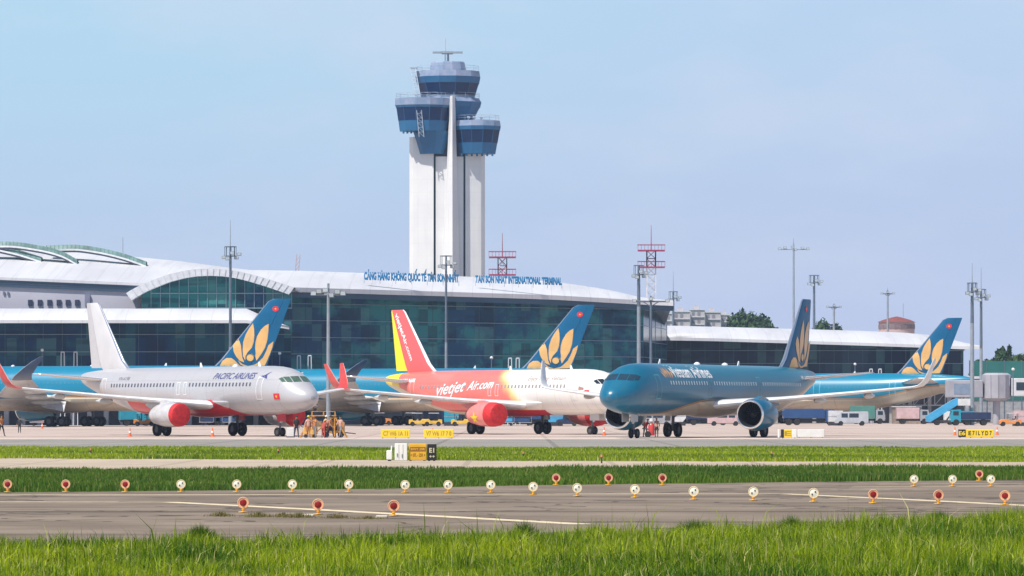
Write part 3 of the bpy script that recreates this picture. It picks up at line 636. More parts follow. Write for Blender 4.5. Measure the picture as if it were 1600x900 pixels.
# ---- red, yellow and white narrow-body
def red_marks(wrap, quad, root, P):
    WL = mm('white_letters', (.88, .88, .88), .5)
    vs, fs = text_mesh('vietjet', 1.9, .45, .025, 1.0); w_ = max(v.x for v in vs); sx = 4.9 / w_
    vs = [Vector((v.x * sx, v.y * .80 + v.x * sx * .09, 0)) for v in vs]; wrap(vs, fs, 26.9, -.30, 'airline_lettering', WL)
    vs, fs = text_mesh('Air.com', 1.25, .45, .015, 1.0); w_ = max(v.x for v in vs); sx = 4.1 / w_
    vs = [Vector((v.x * sx, v.y * .95 + v.x * .05, 0)) for v in vs]; wrap(vs, fs, 21.7, .20, 'airline_lettering', WL)
    vs, fs = text_mesh('Enjoy Flying! Vietnam', .6, .2, .0, 1.1); vs = [Vector((v.x, v.y, 0)) for v in vs]; wrap(vs, fs, 12.6, 1.05, 'slogan_lettering', mm('grey_brown_letters', (.35, .26, .24), .5))
    vs, fs = text_mesh('VN-A688', .5, .1, .01, 1.2); wrap(vs, fs, 33.2, 1.0, 'registration', WL)
    flag(wrap, 3.75, -.2, .6, .36, -1)
    vs, fs = poly_mesh([(0, 0), (.7, 0), (.7, .18), (0, .3)], .3); wrap(vs, fs, 4.6, .2, 'winged_mark', mm('mark_dark', (.42, .22, .20), .5))
RWH = mm('white_decal', (.88, .86, .86), .4)
def red_finmarks(onfin):
    Ln = 37.57
    vs, fs = text_mesh('vietjetAir.com', 1.0, .12, .03, 1.0); w_ = max(v.x for v in vs); sc = 5.3 / w_
    a = math.atan2(-5.0, 3.3); ca, sa_ = math.cos(a), math.sin(a); pts = []
    for v in vs:
        q, r_ = v.x * sc, v.y * .95 * (.95 - .3 * v.x / w_); # along the leading edge, reading downwards
        fx, fz = q * ca - r_ * sa_, q * sa_ + r_ * ca       # x to the right in view = towards the nose
        pts.append((Ln - 1.95 - fx + .55, 11.25 + fz))
    onfin(pts, fs, 'airline_lettering', RWH, .035)
def fin_two(name, ca_, cb, mg, Ln, thr):
    m, nt, b = newmat(name); n = N(nt); v, p = n.xyz(); u = n.sub(mg, p[0])
    d = n.sub(u, n.add(Ln - thr, n.mul(n.sub(p[2], 6.0), .47)))
    L(nt, n.mix(n.gt(d, 0), ca_, cb), b.inputs['Base Color']); b.inputs['Roughness'].default_value = .35; b.inputs['Coat Weight'].default_value = .2; return m
REDF = fin_two('red_yellow_fin', (.80, .12, .12), (.88, .78, .02), 17.71, 37.57, 3.5)
airliner(dict(std, name='passenger_jet', kind='red', label='red, yellow and white airliner with a yellow rudder and white lettering down its red tail', L=37.57, mg=17.71, side=-1,
    loc=thing_at(796, 400), rz=yaw(54, False), fair=(10.2, 21.5), winmat=mm('window_grey', (.32, .28, .28), .3), doormat=mm('door_line_pale', (.82, .74, .72), .5),
    win0=6.7, win1=30, doors=((5.3, .85, -.75, 1.15), (17.0, .5, -.35, .75), (18.1, .5, -.35, .75), (31.2, .8, -.6, 1.15)), marks=red_marks,
    fin=a320_fin(37.57), finmat=REDF, ruddermat=REDF, lemat=mm('white_edge', (.8, .76, .76), .4), finmarks=red_finmarks, hstab=a320_h(37.57), hmat=mm('pale_tailplane', (.72, .70, .66), .4), wing=a320_wing(), tipmat=mm('red_tip', (.72, .10, .09), .35, coat=.2), tipfar=mm('blue_tip', (.08, .18, .27), .35),
    eng=dict(u=11.4, y=5.75, z=1.82, r=.95, mat=mm('engine_pink_red', (.80, .24, .22), .35, coat=.2), cover=2, star=True, lip=mm('engine_pink_red', (.72, .16, .16)))))
# ---- teal narrow-body, nose to the left and towards us
def teal_marks(wrap, quad, root, P):
    WL = mm('white_letters', (.88, .88, .88), .5)
    vs, fs = text_mesh('Vietnam Airlines', 1.35, .0, .03, 1.0); w_ = max(v.x for v in vs); sx = 8.1 / w_
    vs = [Vector((v.x * sx, v.y * .98, 0)) for v in vs]; wrap(vs, fs, 9.0, .98, 'airline_lettering', WL)
    for dx, w_, hh in ((0, .35, .95), (.33, .42, 1.05), (.72, .4, .95), (1.05, .35, .7), (-.3, .4, .65)):
        vs, fs = poly_mesh([(dx + .3, 0), (dx + .3 - w_ / 2 + (dx - .4) * .25, hh * .55), (dx + .3 + (dx - .4) * .6, hh), (dx + .3 + w_ / 2 + (dx - .4) * .25, hh * .5)], .4)
        wrap(vs, fs, 7.3, .85, 'lotus_petal', mm('orange_gold', (.66, .36, .16), .4))
    vs, fs = text_mesh('VN-A618', .5, .0, .01, 1.3); wrap(vs, fs, 37.6, .95, 'registration', WL)
    vs, fs = text_mesh('A321', .36, .0, .01, 1.6); wrap(vs, fs, 38.2, -.75, 'registration', WL)
mgt = 21.98; Lt = 44.51
teal_fin = a320_fin(Lt); teal_fin = [(z, a, c, t) for z, a, c, t in teal_fin]
def teal_finmarks(onfin):
    lotus_on(onfin, Lt, Lt - 1.75, 5.95, .70); flag_on_fin(onfin, Lt - 2.15, 10.9, .24)
airliner(dict(std, name='passenger_jet', kind='teal', label='teal airliner in front, nose towards the camera, with open black engine inlets and white lettering', L=Lt, mg=mgt, side=1,
    loc=thing_at(1118, 356), rz=yaw(65.2, True), fair=(14.2, 26), winmat=mm('window_pale', (.70, .78, .78), .35), doormat=mm('door_line_teal', (.15, .45, .52), .5), glass=mm('dusky_cockpit_glass', (.02, .05, .08), .12, spec=.6),
    win0=8.0, win1=37, doors=((5.6, .9, -.75, 1.15), (16.2, .75, -.6, 1.1), (26.9, .7, -.6, 1.1), (38.6, .8, -.6, 1.15)), marks=teal_marks,
    fin=teal_fin, finmat=TEALP, ruddermat=TEALP, finmarks=teal_finmarks, hstab=a320_h(Lt), hmat=WINGG, wing=a320_wing(4.27), tipmat=mm('white_tip', (.76, .76, .76), .35, coat=.2),
    eng=dict(u=15.0, y=5.75, z=1.86, r=1.12, mat=TEALE), aerials=(10.2, 27.), domes=(18., 24.)))
# ---- wide-bodies standing behind
def wide_marks(wrap, quad, root, P): pass
def wide(label, px, d, a, grp):
    Lw = 66.8
    return airliner(dict(name='wide_body_jet', kind='a350', label=label, group=grp, L=Lw, mg=33.5, ng=4.9, zc=5.15, k=1.47, tail=21., track=10.6, tyre=.70, tyrew=.50, side=1,
        loc=thing_at(px, d), rz=math.atan2(math.sin(R(a)), -math.cos(R(a))), fair=(20.5, 41), winmat=mm('wide_window', (.05, .22, .33), .3), doormat=mm('door_line_cyan', (.3, .6, .7), .5), pitch=.64,
        win0=9., win1=53., doors=((8.1, 1.1, -1.0, 1.7), (20.3, 1.1, -1.0, 1.7), (41.5, 1.1, -1.0, 1.7), (54.4, 1.0, -.9, 1.7)), marks=wide_marks,
        fin=[(7.2, 51.2, 61.9, .2), (8.1, 54.2, 61.9, .7), (9.0, 55.2, 62.2, .75), (16.7, 62.1, 65.3, .36), (17.05, 62.9, 65.4, .2)], finmat=TEALP, ruddermat=TEALP, kink=11.2,
        finmarks=lambda onfin: (lotus_on(onfin, Lw, 61.7, 8.1, 1.0), flag_on_fin(onfin, 63.25, 15.7, .36)), hstab=[(0, 54.3, 1.3, 7.4), (1.3, 55.2, 1.4, 6.7), (9.0, 60.6, 2.1, 2.6), (9.4, 61.2, 2.15, 1.9)], hmat=WHITE,
        wing=[(0, 20.5, -1.9, 13.8, .13, 4), (2.9, 22.4, -1.85, 11.8, .13, 4), (11.2, 27.6, -.9, 7.4, .115, 6), (20, 33.2, .1, 5.0, .11, 7), (28.5, 38.6, 1.0, 3.0, .10, 8), (30.3, 40.0, 1.5, 2.5, .10, 26), (31.4, 41.6, 2.3, 2.0, .10, 48), (31.9, 43.2, 3.2, 1.35, .10, 62), (32.2, 44.6, 3.9, .6, .10, 68)],
        tipmat=mm('navy_tip', (.008, .05, .13), .35, coat=.3), slatmat=mm('wide_slat', (.58, .58, .58), .35, .2), pods=((6.5, 5.), (12.5, 4.8), (19, 4.2)), podmat=mm('pod_grey', (.6, .6, .58), .4),
        eng=dict(u=19.8, y=10.2, z=2.75, r=1.78, l=1.45, mat=TEALE), aerials=(15., 47.), domes=(24., 36.)))
wide('teal wide-bodied airliner whose lotus tail rises behind the silver airliner', 118, 590, 21, 'wide bodied airliners parked behind')
wide('teal wide-bodied airliner whose lotus tail rises behind the white nose of the red airliner', 607, 625, 23, 'wide bodied airliners parked behind')
wide('teal wide-bodied airliner partly hidden behind the front teal one, its lotus tail at right', 1214, 712, 25, 'wide bodied airliners parked behind')
# ---------------------------------------------------------------- terminal building
def curtain(name_, c1, c2, seed=0.):
    """tinted glazing: painted tones by panel and streak stand for reflections and the rooms behind"""
    m, nt, b = newmat(name_); n = N(nt); v, p = n.xyz()
    px_ = n.m('FLOOR', n.mul(p[0], 1 / 1.45)); pz_ = n.m('FLOOR', n.mul(p[2], 1 / 2.55)); cb = nt.nodes.new('ShaderNodeCombineXYZ'); L(nt, px_, cb.inputs[0]); L(nt, pz_, cb.inputs[1]); cb.inputs[2].default_value = seed
    wn = nt.nodes.new('ShaderNodeTexWhiteNoise'); L(nt, cb.outputs[0], wn.inputs['Vector'])
    f = n.smooth(n.noise(v, .06, 6, (1, 1, 1.3), .68), .44, .57); col = n.mix(f, c1, c2)
    col = n.mix(n.mul(n.gt(wn.outputs['Value'], .78), .38), col, (.10, .26, .24)); col = n.mix(n.mul(n.lt(wn.outputs['Value'], .2), .5), col, (.006, .014, .03))
    h = n.smooth(n.noise(v, .3, 4, (.25, 1, 2.2)), .52, .66); col = n.mix(n.mul(h, .55), col, (.004, .012, .035))  # streaky reflections imitated in the glass colour
    L(nt, col, b.inputs['Base Color']); b.inputs['Roughness'].default_value = .16; b.inputs['Specular IOR Level'].default_value = .2
    return m
GLA = curtain('main_hall_glass', (.008, .062, .14), (.025, .20, .215)); GLB = curtain('low_hall_glass', (.005, .030, .105), (.010, .090, .14), 3.); GLC = curtain('arch_glass', (.010, .045, .10), (.016, .16, .16), 5.)
FRAME = mm('mullion_grey', (.20, .30, .36), .5, .2); _m, nt, b = newmat('white_roof_sheet'); n = N(nt); v, p = n.xyz(); c = n.mix(n.smooth(n.noise(v, .12, 5, (1, .2, 1)), .3, .7), (.67, .67, .69), (.56, .56, .59))
c = n.mix(n.mul(n.smooth(n.noise(v, .9, 4, (1, .05, .05)), .5, .72), .25), c, (.36, .35, .36)); c = n.mix(n.mul(n.lt(n.m('FRACT', n.mul(p[0], 1 / 3.1)), .035), .3), c, (.3, .3, .33)); L(nt, c, b.inputs['Base Color']); b.inputs['Roughness'].default_value = .5; ROOFW = _m; FASC_SHADE = mm('blue_grey_fascia_and_shade', (.035, .085, .15), .5, var=.2, scale=.2)
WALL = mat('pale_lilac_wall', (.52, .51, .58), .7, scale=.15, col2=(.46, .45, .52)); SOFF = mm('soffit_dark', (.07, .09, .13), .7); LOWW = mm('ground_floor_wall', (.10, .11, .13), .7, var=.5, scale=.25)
term = thing('airport_terminal', 'long airport terminal with white curved roofs, arched gable and dark teal glass walls', 'terminal', (0, 0, 0))
def lin(a, b, t): return a + (b - a) * t
def wallglass(p0, p1, nbay, z0, ztop, gl, rows, parent=term, name='glass_bay', hstep=2.55, vm=.06):
    """p0,p1: (x,y) ends; ztop: function of t"""
    for i in range(nbay):
        ta, tb = i / nbay, (i + 1) / nbay; xa, ya, xb, yb = lin(p0[0], p1[0], ta), lin(p0[1], p1[1], ta), lin(p0[0], p1[0], tb), lin(p0[1], p1[1], tb)
        za, zb = ztop(ta), ztop(tb)
        g_ = MB().add([(xa, ya, z0), (xb, yb, z0), (xb, yb, zb), (xa, ya, za)], [(0, 1, 2, 3)]).build(name, gl, parent, fixn=False)
        b = MB(); zz = z0 + hstep
        while zz < min(za, zb) - .3:
            b.bar((xa, ya - .12, zz), (xb, yb - .12, zz), .07, 4); zz += hstep
        b.bar((xb, yb + .02, z0), (xb, yb + .02, zb), vm, 4, mi=1)
        nm = 1
        for k_ in range(1, nm): t = k_ / nm; b.bar((lin(xa, xb, t), lin(ya, yb, t) - .06, z0), (lin(xa, xb, t), lin(ya, yb, t) - .06, lin(za, zb, t)), vm * .55, 4)
        b.build('mullions', [FRAME, mm('mullion_dark', (.04, .09, .13), .5)], g_)
def roof(rows, name, th=.5, parent=term, m=None):
    """rows of points front to back; closed shell with a soffit"""
    b = MB(); b.grid(rows, smooth=True); low = [[(p[0], p[1], p[2] - th) for p in r] for r in rows]; b.grid(low, smooth=True)
    for ra, rb in ((rows[0], low[0]), (rows[-1], low[-1])): b.grid([ra, rb], smooth=False)
    b.grid([[r[0] for r in rows], [r[0] for r in low]], smooth=False); b.grid([[r[-1] for r in rows], [r[-1] for r in low]], smooth=False)
    return b.build(name, m or ROOFW, parent, sharp=40)
def I(px, tab): return float(np.interp(px, [t[0] for t in tab], [t[1] for t in tab]))
# main hall: front face runs from d 655 at the left to d 700 at the right
def dm(px): return I(px, [(-200, 640), (375, 655), (1005, 700)])
eave = [(375, 445), (460, 449), (700, 456), (860, 461), (1000, 469), (1052, 471)]; ridge = [(330, 421), (375, 423), (460, 424), (570, 428), (700, 432), (800, 436), (870, 441), (930, 449), (975, 457), (1005, 465), (1052, 470)]
pxs = [375, 420, 460, 520, 580, 640, 700, 760, 820, 870, 905, 940, 970, 1000, 1025, 1052]; rows = []
for t in np.linspace(0, 1, 7):
    r = []
    for px in pxs:
        d0 = dm(px) - 6; w_ = 40 * min(1, (1060 - px) / 120); d = d0 + w_ * t; ze = Z(I(px, eave), d0); zr = max(ze + .05, Z(I(px, ridge), d0 + w_)); r.append((X(px, d0) , d, ze + (zr - ze) * math.sin(t * PI / 2)))
    rows.append(r)
roof(rows, 'main_roof', .7)
r2 = [rows[-1], [(x_, y_ + 45, z_ - 3.5) for x_, y_, z_ in rows[-1]]]; roof(r2, 'rear_roof', .5)
MB().grid([[(p[0], p[1] + .6, p[2] - .72) for p in rows[0]], [(p[0], p[1] + .6, p[2] - 1.5) for p in rows[0]]], smooth=False).build('fascia_and_eave_shade', FASC_SHADE, term)  # dark strip standing in for the shade under the main eave
wallglass((X(375, 655), 655), (X(1005, 700), 700), 26, 8.2, lambda t: Z(lin(445, 469, t) , lin(655, 700, t)) - .5, GLA, 0)
# end wall of the hall, dark and half hidden
wallglass((X(1005, 700), 700), (X(1042, 735), 735), 4, 8.2, lambda t: Z(469, 700) - .6, GLB, 0)
# low hall and canopy at the left
can = [[(X(px, 628 + dd), 628 + dd, Z(py, 628)) for px in (-320, -160, 0, 160, 320, 385)] for dd, py in ((0, 500), (1, 492), (6, 481.5), (14, 478.5))]
for r_ in can: r_.append((X(452, r_[0][1]), r_[0][1], Z(511, 628) + .15))
roof(can, 'canopy_roof', .45)
wallglass((X(-320, 637), 637), (X(455, 637), 637), 26, 8.2, lambda t: Z(501, 637), GLB, 0)
# lilac upper wall and its square windows
MB().box(X(-320, 650), X(221, 650), 647.9, 690, 8, Z(447, 650)).build('upper_wall', WALL, term)
for px in (50, 65, 80, 94.5, 108.5, 123): MB().box(X(px - 3.6, 650), X(px + 3.6, 650), 647.7, 647.85, Z(478, 650), Z(469, 650)).build('window', mm('window_navy', (.03, .04, .08), .3), term)
for px, a_, b_ in ((9, 456, 461), (15.5, 456.5, 461.5)): MB().box(X(px - 1.5, 650), X(px + 1.5, 650), 647.7, 647.85, Z(b_, 650), Z(a_, 650)).build('window', mm('window_grey_blue', (.15, .16, .22), .4), term)
MB().box(X(134, 649), X(142, 649), 647.5, 647.86, Z(478, 649), Z(460, 649)).build('stair_door', mm('door_grey', (.22, .23, .32), .5), term)
# great roof over the left wing, with its blue fascia
pl = [-320, -160, 0, 120, 240, 330, 400]; rows = []
for t in np.linspace(0, 1, 8):
    r = []
    for px in pl:
        d0 = 647.2; d = d0 + 55 * t; ze = Z(I(px, [(-320, 422), (0, 433), (240, 443), (400, 449)]), d0); zr = Z(I(px, [(-320, 388), (0, 389), (120, 398), (240, 409), (330, 420), (400, 427)]), d0 + 55); r.append((X(px, d0), d, ze + (zr - ze) * math.sin(t * PI / 2) ** 1.1))
    rows.append(r)
roof(rows, 'left_roof', .4)
roof([rows[-1], [(x_, y_ + 50, z_ - 5) for x_, y_, z_ in rows[-1]]], 'rear_roof', .5)
b = MB(); b.grid([[(p[0], 647.3, p[2] - .42) for p in rows[0]], [(p[0], 647.4, p[2] - .85) for p in rows[0]]], smooth=False); b.build('fascia_and_eave_shade', FASC_SHADE, term)
b = MB(); b.grid([[(p[0], 647.45, p[2] - .86) for p in rows[0]], [(p[0], 647.6, p[2] - 1.40) for p in rows[0]]], smooth=False); b.build('louvre_band', mm('louvre_blue', (.07, .13, .20), .5), term)
# arched skylights
SKY = mm('skylight_green', (.17, .28, .26), .35, var=.35, scale=.8); SKYB = mm('skylight_kerb', (.05, .06, .09), .6)
for pts in ([(-140, 392), (-80, 388), (-20, 389), (20, 396), (64, 409)], [(-20, 386), (10, 385), (60, 391), (95, 400), (120, 413)], [(72, 391), (115, 390), (150, 394), (190, 403), (228, 416)]):
    dS = 668 if pts[0][0] < 50 else 672; q = []
    for t in np.linspace(0, 1, 25): px = lin(pts[0][0], pts[-1][0], t); py = float(catmull([(a, c_) for a, c_ in pts], [px])[0][0]); q.append((X(px, dS), dS, Z(py, dS)))
    b = MB(); b.grid([[(x_ , y_, z_ + .10), (x_, y_ + .35, z_ + .78), (x_, y_ + 2.4, z_ + .70), (x_, y_ + 3, z_ - .2)] for x_, y_, z_ in q]); [b.bar((x_, y_ - .03, z_ + .12), (x_, y_ + .32, z_ + .76), .05, 4, mi=1) for x_, y_, z_ in q]; sk = b.build('skylight', [SKY, mm('skylight_rib_green', (.08, .2, .2), .5)], term)
    b = MB(); b.grid([[(x_, y_ - .12, z_ + .12), (x_, y_ - .12, z_ - .15)] for x_, y_, z_ in q], smooth=False); b.build('skylight_flashing', mm('flashing_white', (.75, .75, .76), .5), sk)
    b = MB(); b.grid([[(x_, y_ - .10, z_ - .15), (x_, y_ - .10, z_ - .42)] for x_, y_, z_ in q], smooth=False); b.build('skylight_kerb', SKYB, sk)
# arched gable and its vault
def arch(px): return I(px, [(197, 458), (205, 453), (220, 445), (240, 437), (262, 429), (285, 423.5), (305, 420.5), (328, 419.5), (350, 420.5), (372, 423.5), (395, 429), (420, 436), (440, 442.5), (460, 449)])
pa = np.linspace(197, 460, 41); dA = 640
out = [(X(p_, dA), Z(arch(p_), dA)) for p_ in pa]; inn = []
for p_ in pa: inn.append((X(328 + (p_ - 328) * .935, dA), Z(arch(p_), dA) - 1.05))
b = MB()
for i in range(40):
    a_, b_, c_, d_ = out[i], out[i + 1], inn[i + 1], inn[i]
    b.add([(a_[0], dA, a_[1]), (b_[0], dA, b_[1]), (c_[0], dA, c_[1]), (d_[0], dA, d_[1]), (a_[0], dA + 3, a_[1]), (b_[0], dA + 3, b_[1]), (c_[0], dA + 3, c_[1]), (d_[0], dA + 3, d_[1])], [(0, 1, 2, 3), (0, 1, 5, 4), (3, 2, 6, 7), (4, 5, 6, 7)])
nn_ = 27
for i in range(1, nn_): p_ = 197 + 263 * i / nn_; b.bar((X(p_, dA), dA - .05, Z(arch(p_), dA) - .02), (X(328 + (p_ - 328) * .935, dA), dA - .05, Z(arch(p_), dA) - 1.0), .05, 4, mi=1)
ar = b.build('gable_arch', [mm('arch_white', (.62, .63, .66), .5), mm('rib_grey', (.50, .51, .55), .5)], term)
roof([[(x_, dA + 3 + dd, z_) for x_, z_ in out] for dd in (0, 24)], 'vault_roof', .35)
gx = np.linspace(220, 455, 17)
for i in range(16):
    a_, c_ = gx[i], gx[i + 1]; za, zc_ = [min(Z(arch(328 + (g_ - 328) / .935 if abs(g_ - 328) < 122 else g_), dA) - 1.0, 99) for g_ in (a_, c_)]
    za, zc_ = max(za, Z(478, dA)), max(zc_, Z(478, dA))
    pane = MB().add([(X(a_, dA), dA + 1.6, Z(482, dA)), (X(c_, dA), dA + 1.6, Z(482, dA)), (X(c_, dA), dA + 1.6, zc_), (X(a_, dA), dA + 1.6, za)], [(0, 1, 2, 3)]).build('gable_glass', GLC, term, fixn=False)
    b = MB().bar((X(c_, dA), dA + 1.5, Z(482, dA)), (X(c_, dA), dA + 1.5, zc_), .06, 4)
    for zz in (Z(458, dA), Z(481, dA)):
        if zz < min(za, zc_): b.bar((X(a_, dA), dA + 1.45, zz), (X(c_, dA), dA + 1.45, zz), .1, 4)
    b.build('mullions', FRAME, pane)
# low right wing
rt_ = [(1020, 527), (1100, 528), (1200, 531), (1300, 534), (1400, 537), (1500, 541), (1536, 541)]; rtop = [(1020, 508), (1100, 510), (1200, 512.5), (1300, 515), (1400, 518), (1470, 522), (1500, 529), (1536, 539.5)]
rows = []
for t in np.linspace(0, 1, 6):
    r = []
    for px in (1012, 1060, 1120, 1200, 1280, 1360, 1430, 1480, 1500, 1536):
        d0 = 738; d = d0 + 26 * t; ze = Z(I(px, rt_), d0); zr = max(ze + .04, Z(I(px, rtop), d0 + 26)); r.append((X(px, d0), d, ze + (zr - ze) * math.sin(t * PI / 2) ** .8))
    rows.append(r)
roof(rows, 'right_roof', .5); roof([rows[-1], [(x_, y_ + 30, z_ - 3) for x_, y_, z_ in rows[-1]]], 'rear_roof', .4)
wallglass((X(1012, 745), 745), (X(1505, 745), 745), 22, Z(588, 745), lambda t: Z(lin(526, 540, t), 745) - .1, curtain('right_hall_glass', (.014, .028, .06), (.03, .06, .10), 8.), 0, hstep=2.2)
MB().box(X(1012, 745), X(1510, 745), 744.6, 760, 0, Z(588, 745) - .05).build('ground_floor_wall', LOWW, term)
# ground floor, set back, with bays
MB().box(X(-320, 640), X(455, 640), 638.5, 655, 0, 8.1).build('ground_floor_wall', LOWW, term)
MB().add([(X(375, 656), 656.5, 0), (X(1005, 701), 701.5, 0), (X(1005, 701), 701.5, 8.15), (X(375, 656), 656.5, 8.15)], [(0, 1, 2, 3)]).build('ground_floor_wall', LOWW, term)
for px in list(range(-280, 460, 26)): MB().box(X(px, 637), X(px, 637) + .7, 637, 638.4, 0, 8.1).build('column', mm('column_grey', (.38, .38, .40), .7), term)
for px in range(1030, 1510, 30): MB().box(X(px, 743), X(px, 743) + .6, 743.2, 744.4, 0, Z(588, 745) - .1).build('column', mm('column_grey', (.38, .38, .40), .7), term)
MB().box(X(1380, 735), X(1535, 735), 735, 743, Z(588, 735) - .4, Z(588, 735)).build('walkway_roof', mm('walkway_white', (.6, .62, .66), .5), term)
# roof lettering
BLUE = mm('sign_blue', (.01, .17, .38), .45)
def letters(body, x0, x1, y0, y1, d, label):
    """letters standing on the main roof; each one a mesh"""
    t_ = thing('roof_sign', label, 'sign', (X(x0, d), d, Z(y1, d)), math.atan2(0, 1))
    cu = bpy.data.curves.new('writing', 'FONT'); cu.size = 1; o = bpy.data.objects.new('writing', cu); COL.objects.link(o)
    adv = []
    for i in range(len(body) + 1):
        cu.body = body[:i] + '|'; bpy.context.view_layer.update(); adv.append(o.dimensions.x)
    bpy.data.objects.remove(o); tot = adv[-1]; Wd = X(x1, d) - X(x0, d); sx = Wd / tot; hgt = (y1 - y0) * d / F / .86
    for i, ch in enumerate(body):
        if ch == ' ': continue
        vs, fs = text_mesh(ch, 1., bold=.065, step=None, extrude=.05); me = MB()
        mn = min(v.x for v in vs); sz = hgt / 1.0
        if max(v.y for v in vs) < .1: continue
        me.add([(v.x * sx, v.z * 3 - .1, v.y * sz + (x0 * 0) - (adv[i] * sx) * 0) for v in vs], fs)
        c_ = me.build('letter', BLUE, t_, fixn=False); c_.location = ((adv[i] - adv[0]) * sx, 0, -(y_slope(x0, x1, d)) * adv[i] / tot)
    for i in range(0, 7): t = i / 6; MB().bar((Wd * t, .15, -.6 - y_slope(x0, x1, d) * t), (Wd * t, .15, .2 - y_slope(x0, x1, d) * t), .04, 4).build('support_post', FRAME, t_)
    return t_
def y_slope(x0, x1, d): return (x1 - x0) * .028 * d / F
letters('CẢNG HÀNG KHÔNG QUỐC TẾ TÂN SƠN NHẤT', 569, 717, 423, 436.5, 668, 'blue Vietnamese lettering on the white terminal roof, left of the other roof sign')
letters('TAN SON NHAT INTERNATIONAL TERMINAL', 743, 878, 428.5, 441, 682, 'blue English lettering TAN SON NHAT INTERNATIONAL TERMINAL on the white terminal roof')

# ---------------------------------------------------------------- control tower
TD = 822.; ppm = F / TD; tx = lambda px: (px - 700) / ppm; tz = lambda py: Z(py, TD)
tower = thing('control_tower', 'tall white airport control tower with three stepped blue glazed cabs', 'control tower', (X(700, TD), TD, 0))
m, nt, b = newmat('tower_cladding'); n = N(nt); v, p = n.xyz()
f = n.noise(v, .12, 5); c = n.mix(n.smooth(f, .35, .7), (.76, .76, .75), (.68, .68, .69)); fr = n.m('FRACT', n.mul(p[2], 1 / 2.4)); c = n.mix(n.mul(n.lt(fr, .03), .12), c, (.3, .3, .34)); c = n.mix(n.mul(n.smooth(n.noise(v, 1.1, 4, (1, 1, .04)), .55, .75), .16), c, (.35, .34, .33))
fr = n.m('FRACT', n.mul(n.add(p[0], n.mul(p[1], .7)), 1 / 1.5)); c = n.mix(n.mul(n.lt(fr, .04), .10), c, (.3, .3, .34)); L(nt, c, b.inputs['Base Color']); b.inputs['Roughness'].default_value = .55; TW = m
TBLUE = mat('tower_blue_panel', (.006, .10, .235), .5, scale=.35, col2=(.010, .125, .275), coat=.1); TGLASS = mm('tower_glass', (.0, .022, .085), .3, spec=.3, var=.2, scale=.5); TPALE = mat('tower_pale_parapet', (.29, .33, .45), .5, scale=.6, col2=(.17, .25, .38)); SLIT = mm('tower_slit', (.03, .07, .10), .4)
def plan(pts, z0, z1, nm, m_, pts2=None, bars=False):
    b = MB(); q = pts2 or pts; nn = len(pts); b.add([(x_, y_, z0) for x_, y_ in pts] + [(x_, y_, z1) for x_, y_ in q], [(i, (i + 1) % nn, nn + (i + 1) % nn, nn + i) for i in range(nn)] + [tuple(range(nn - 1, -1, -1)), tuple(range(nn, 2 * nn))])
    if bars:
        for i in range(nn): b.bar((*pts[i], z0), (*q[i], z1), .06, 4, mi=1)
    return b.build(nm, [m_, TBLUE] if bars else m_, tower)
# the shaft: two lobes and a fin between them that narrows upwards
zt = tz(168)
plan([(tx(640), -1.0), (tx(646), -2.2), (tx(678), -3.4), (tx(678), 6), (tx(640), 6)], 0, tz(215), 'shaft_left', TW)
plan([(tx(727.5), -3.2), (tx(752), -2.4), (tx(757.5), -1.2), (tx(757.5), 6), (tx(727.5), 6)], 0, tz(200), 'shaft_right', TW)
plan([(tx(677), -2.2), (tx(729), -2.2), (tx(729), 5.5), (tx(677), 5.5)], 0, zt, 'shaft_core', SLIT)
plan([(tx(681), -3.2), (tx(708), -6.4), (tx(724.5), -3.2), (tx(724.5), 2), (tx(681), 2)], 0, tz(153), 'shaft_fin', TW, [(tx(703.5), -4.6), (tx(707.5), -6.2), (tx(711.5), -4.6), (tx(711.5), 2), (tx(703.5), 2)])
plan([(tx(681) + .02, -3.0), (tx(712), -3.2), (tx(724.5) - .02, -3.0), (tx(724.5), 3), (tx(681), 3)], 0, tz(246), 'shaft_middle', TW)
def oct_(cx, cy_, r, n_=12, sq=1., a0=None): return [(cx + r * math.cos(2 * PI * (i + .5) / n_), cy_ + r * sq * math.sin(2 * PI * (i + .5) / n_)) for i in range(n_)]
def cab(cx, cy_, tiers, nm, n_=12, sq=.8):
    """tiers: (py_top, py_bottom, r_top, r_bottom, material, part)"""
    for (y0, y1, ra, rb, m_, pn) in tiers: 
        a_, b_ = oct_(cx, cy_, rb, n_, sq), oct_(cx, cy_, ra, n_, sq); o = plan(a_, tz(y1), tz(y0), pn, m_, b_, pn.endswith('glass'))
px_r = lambda w_: w_ / 2 / ppm / math.cos(PI / 12)
# top cab
cx = tx(700)
cab(cx, 0, [(99, 112, px_r(52), px_r(58), TPALE, 'penthouse'), (97, 99, px_r(50), px_r(52), TPALE, 'roof_rim'), (112, 121, px_r(98), px_r(101), TPALE, 'parapet'), (121, 131, px_r(101), px_r(97), TBLUE, 'top_spandrel'), (131, 150.5, px_r(95), px_r(83), TGLASS, 'top_cab_glass'), (150.5, 154, px_r(84), px_r(84), TPALE, 'cab_sill')], 'top')
# drum below the top cab
cab(cx, .6, [(154, 160, px_r(96), px_r(104), TPALE, 'ledge'), (160, 168, px_r(104), px_r(100), TBLUE, 'drum'), (168, 188, px_r(98), px_r(78), TBLUE, 'drum_cone'), (188, 204, px_r(78), px_r(60), TBLUE, 'drum_neck')], 'mid')
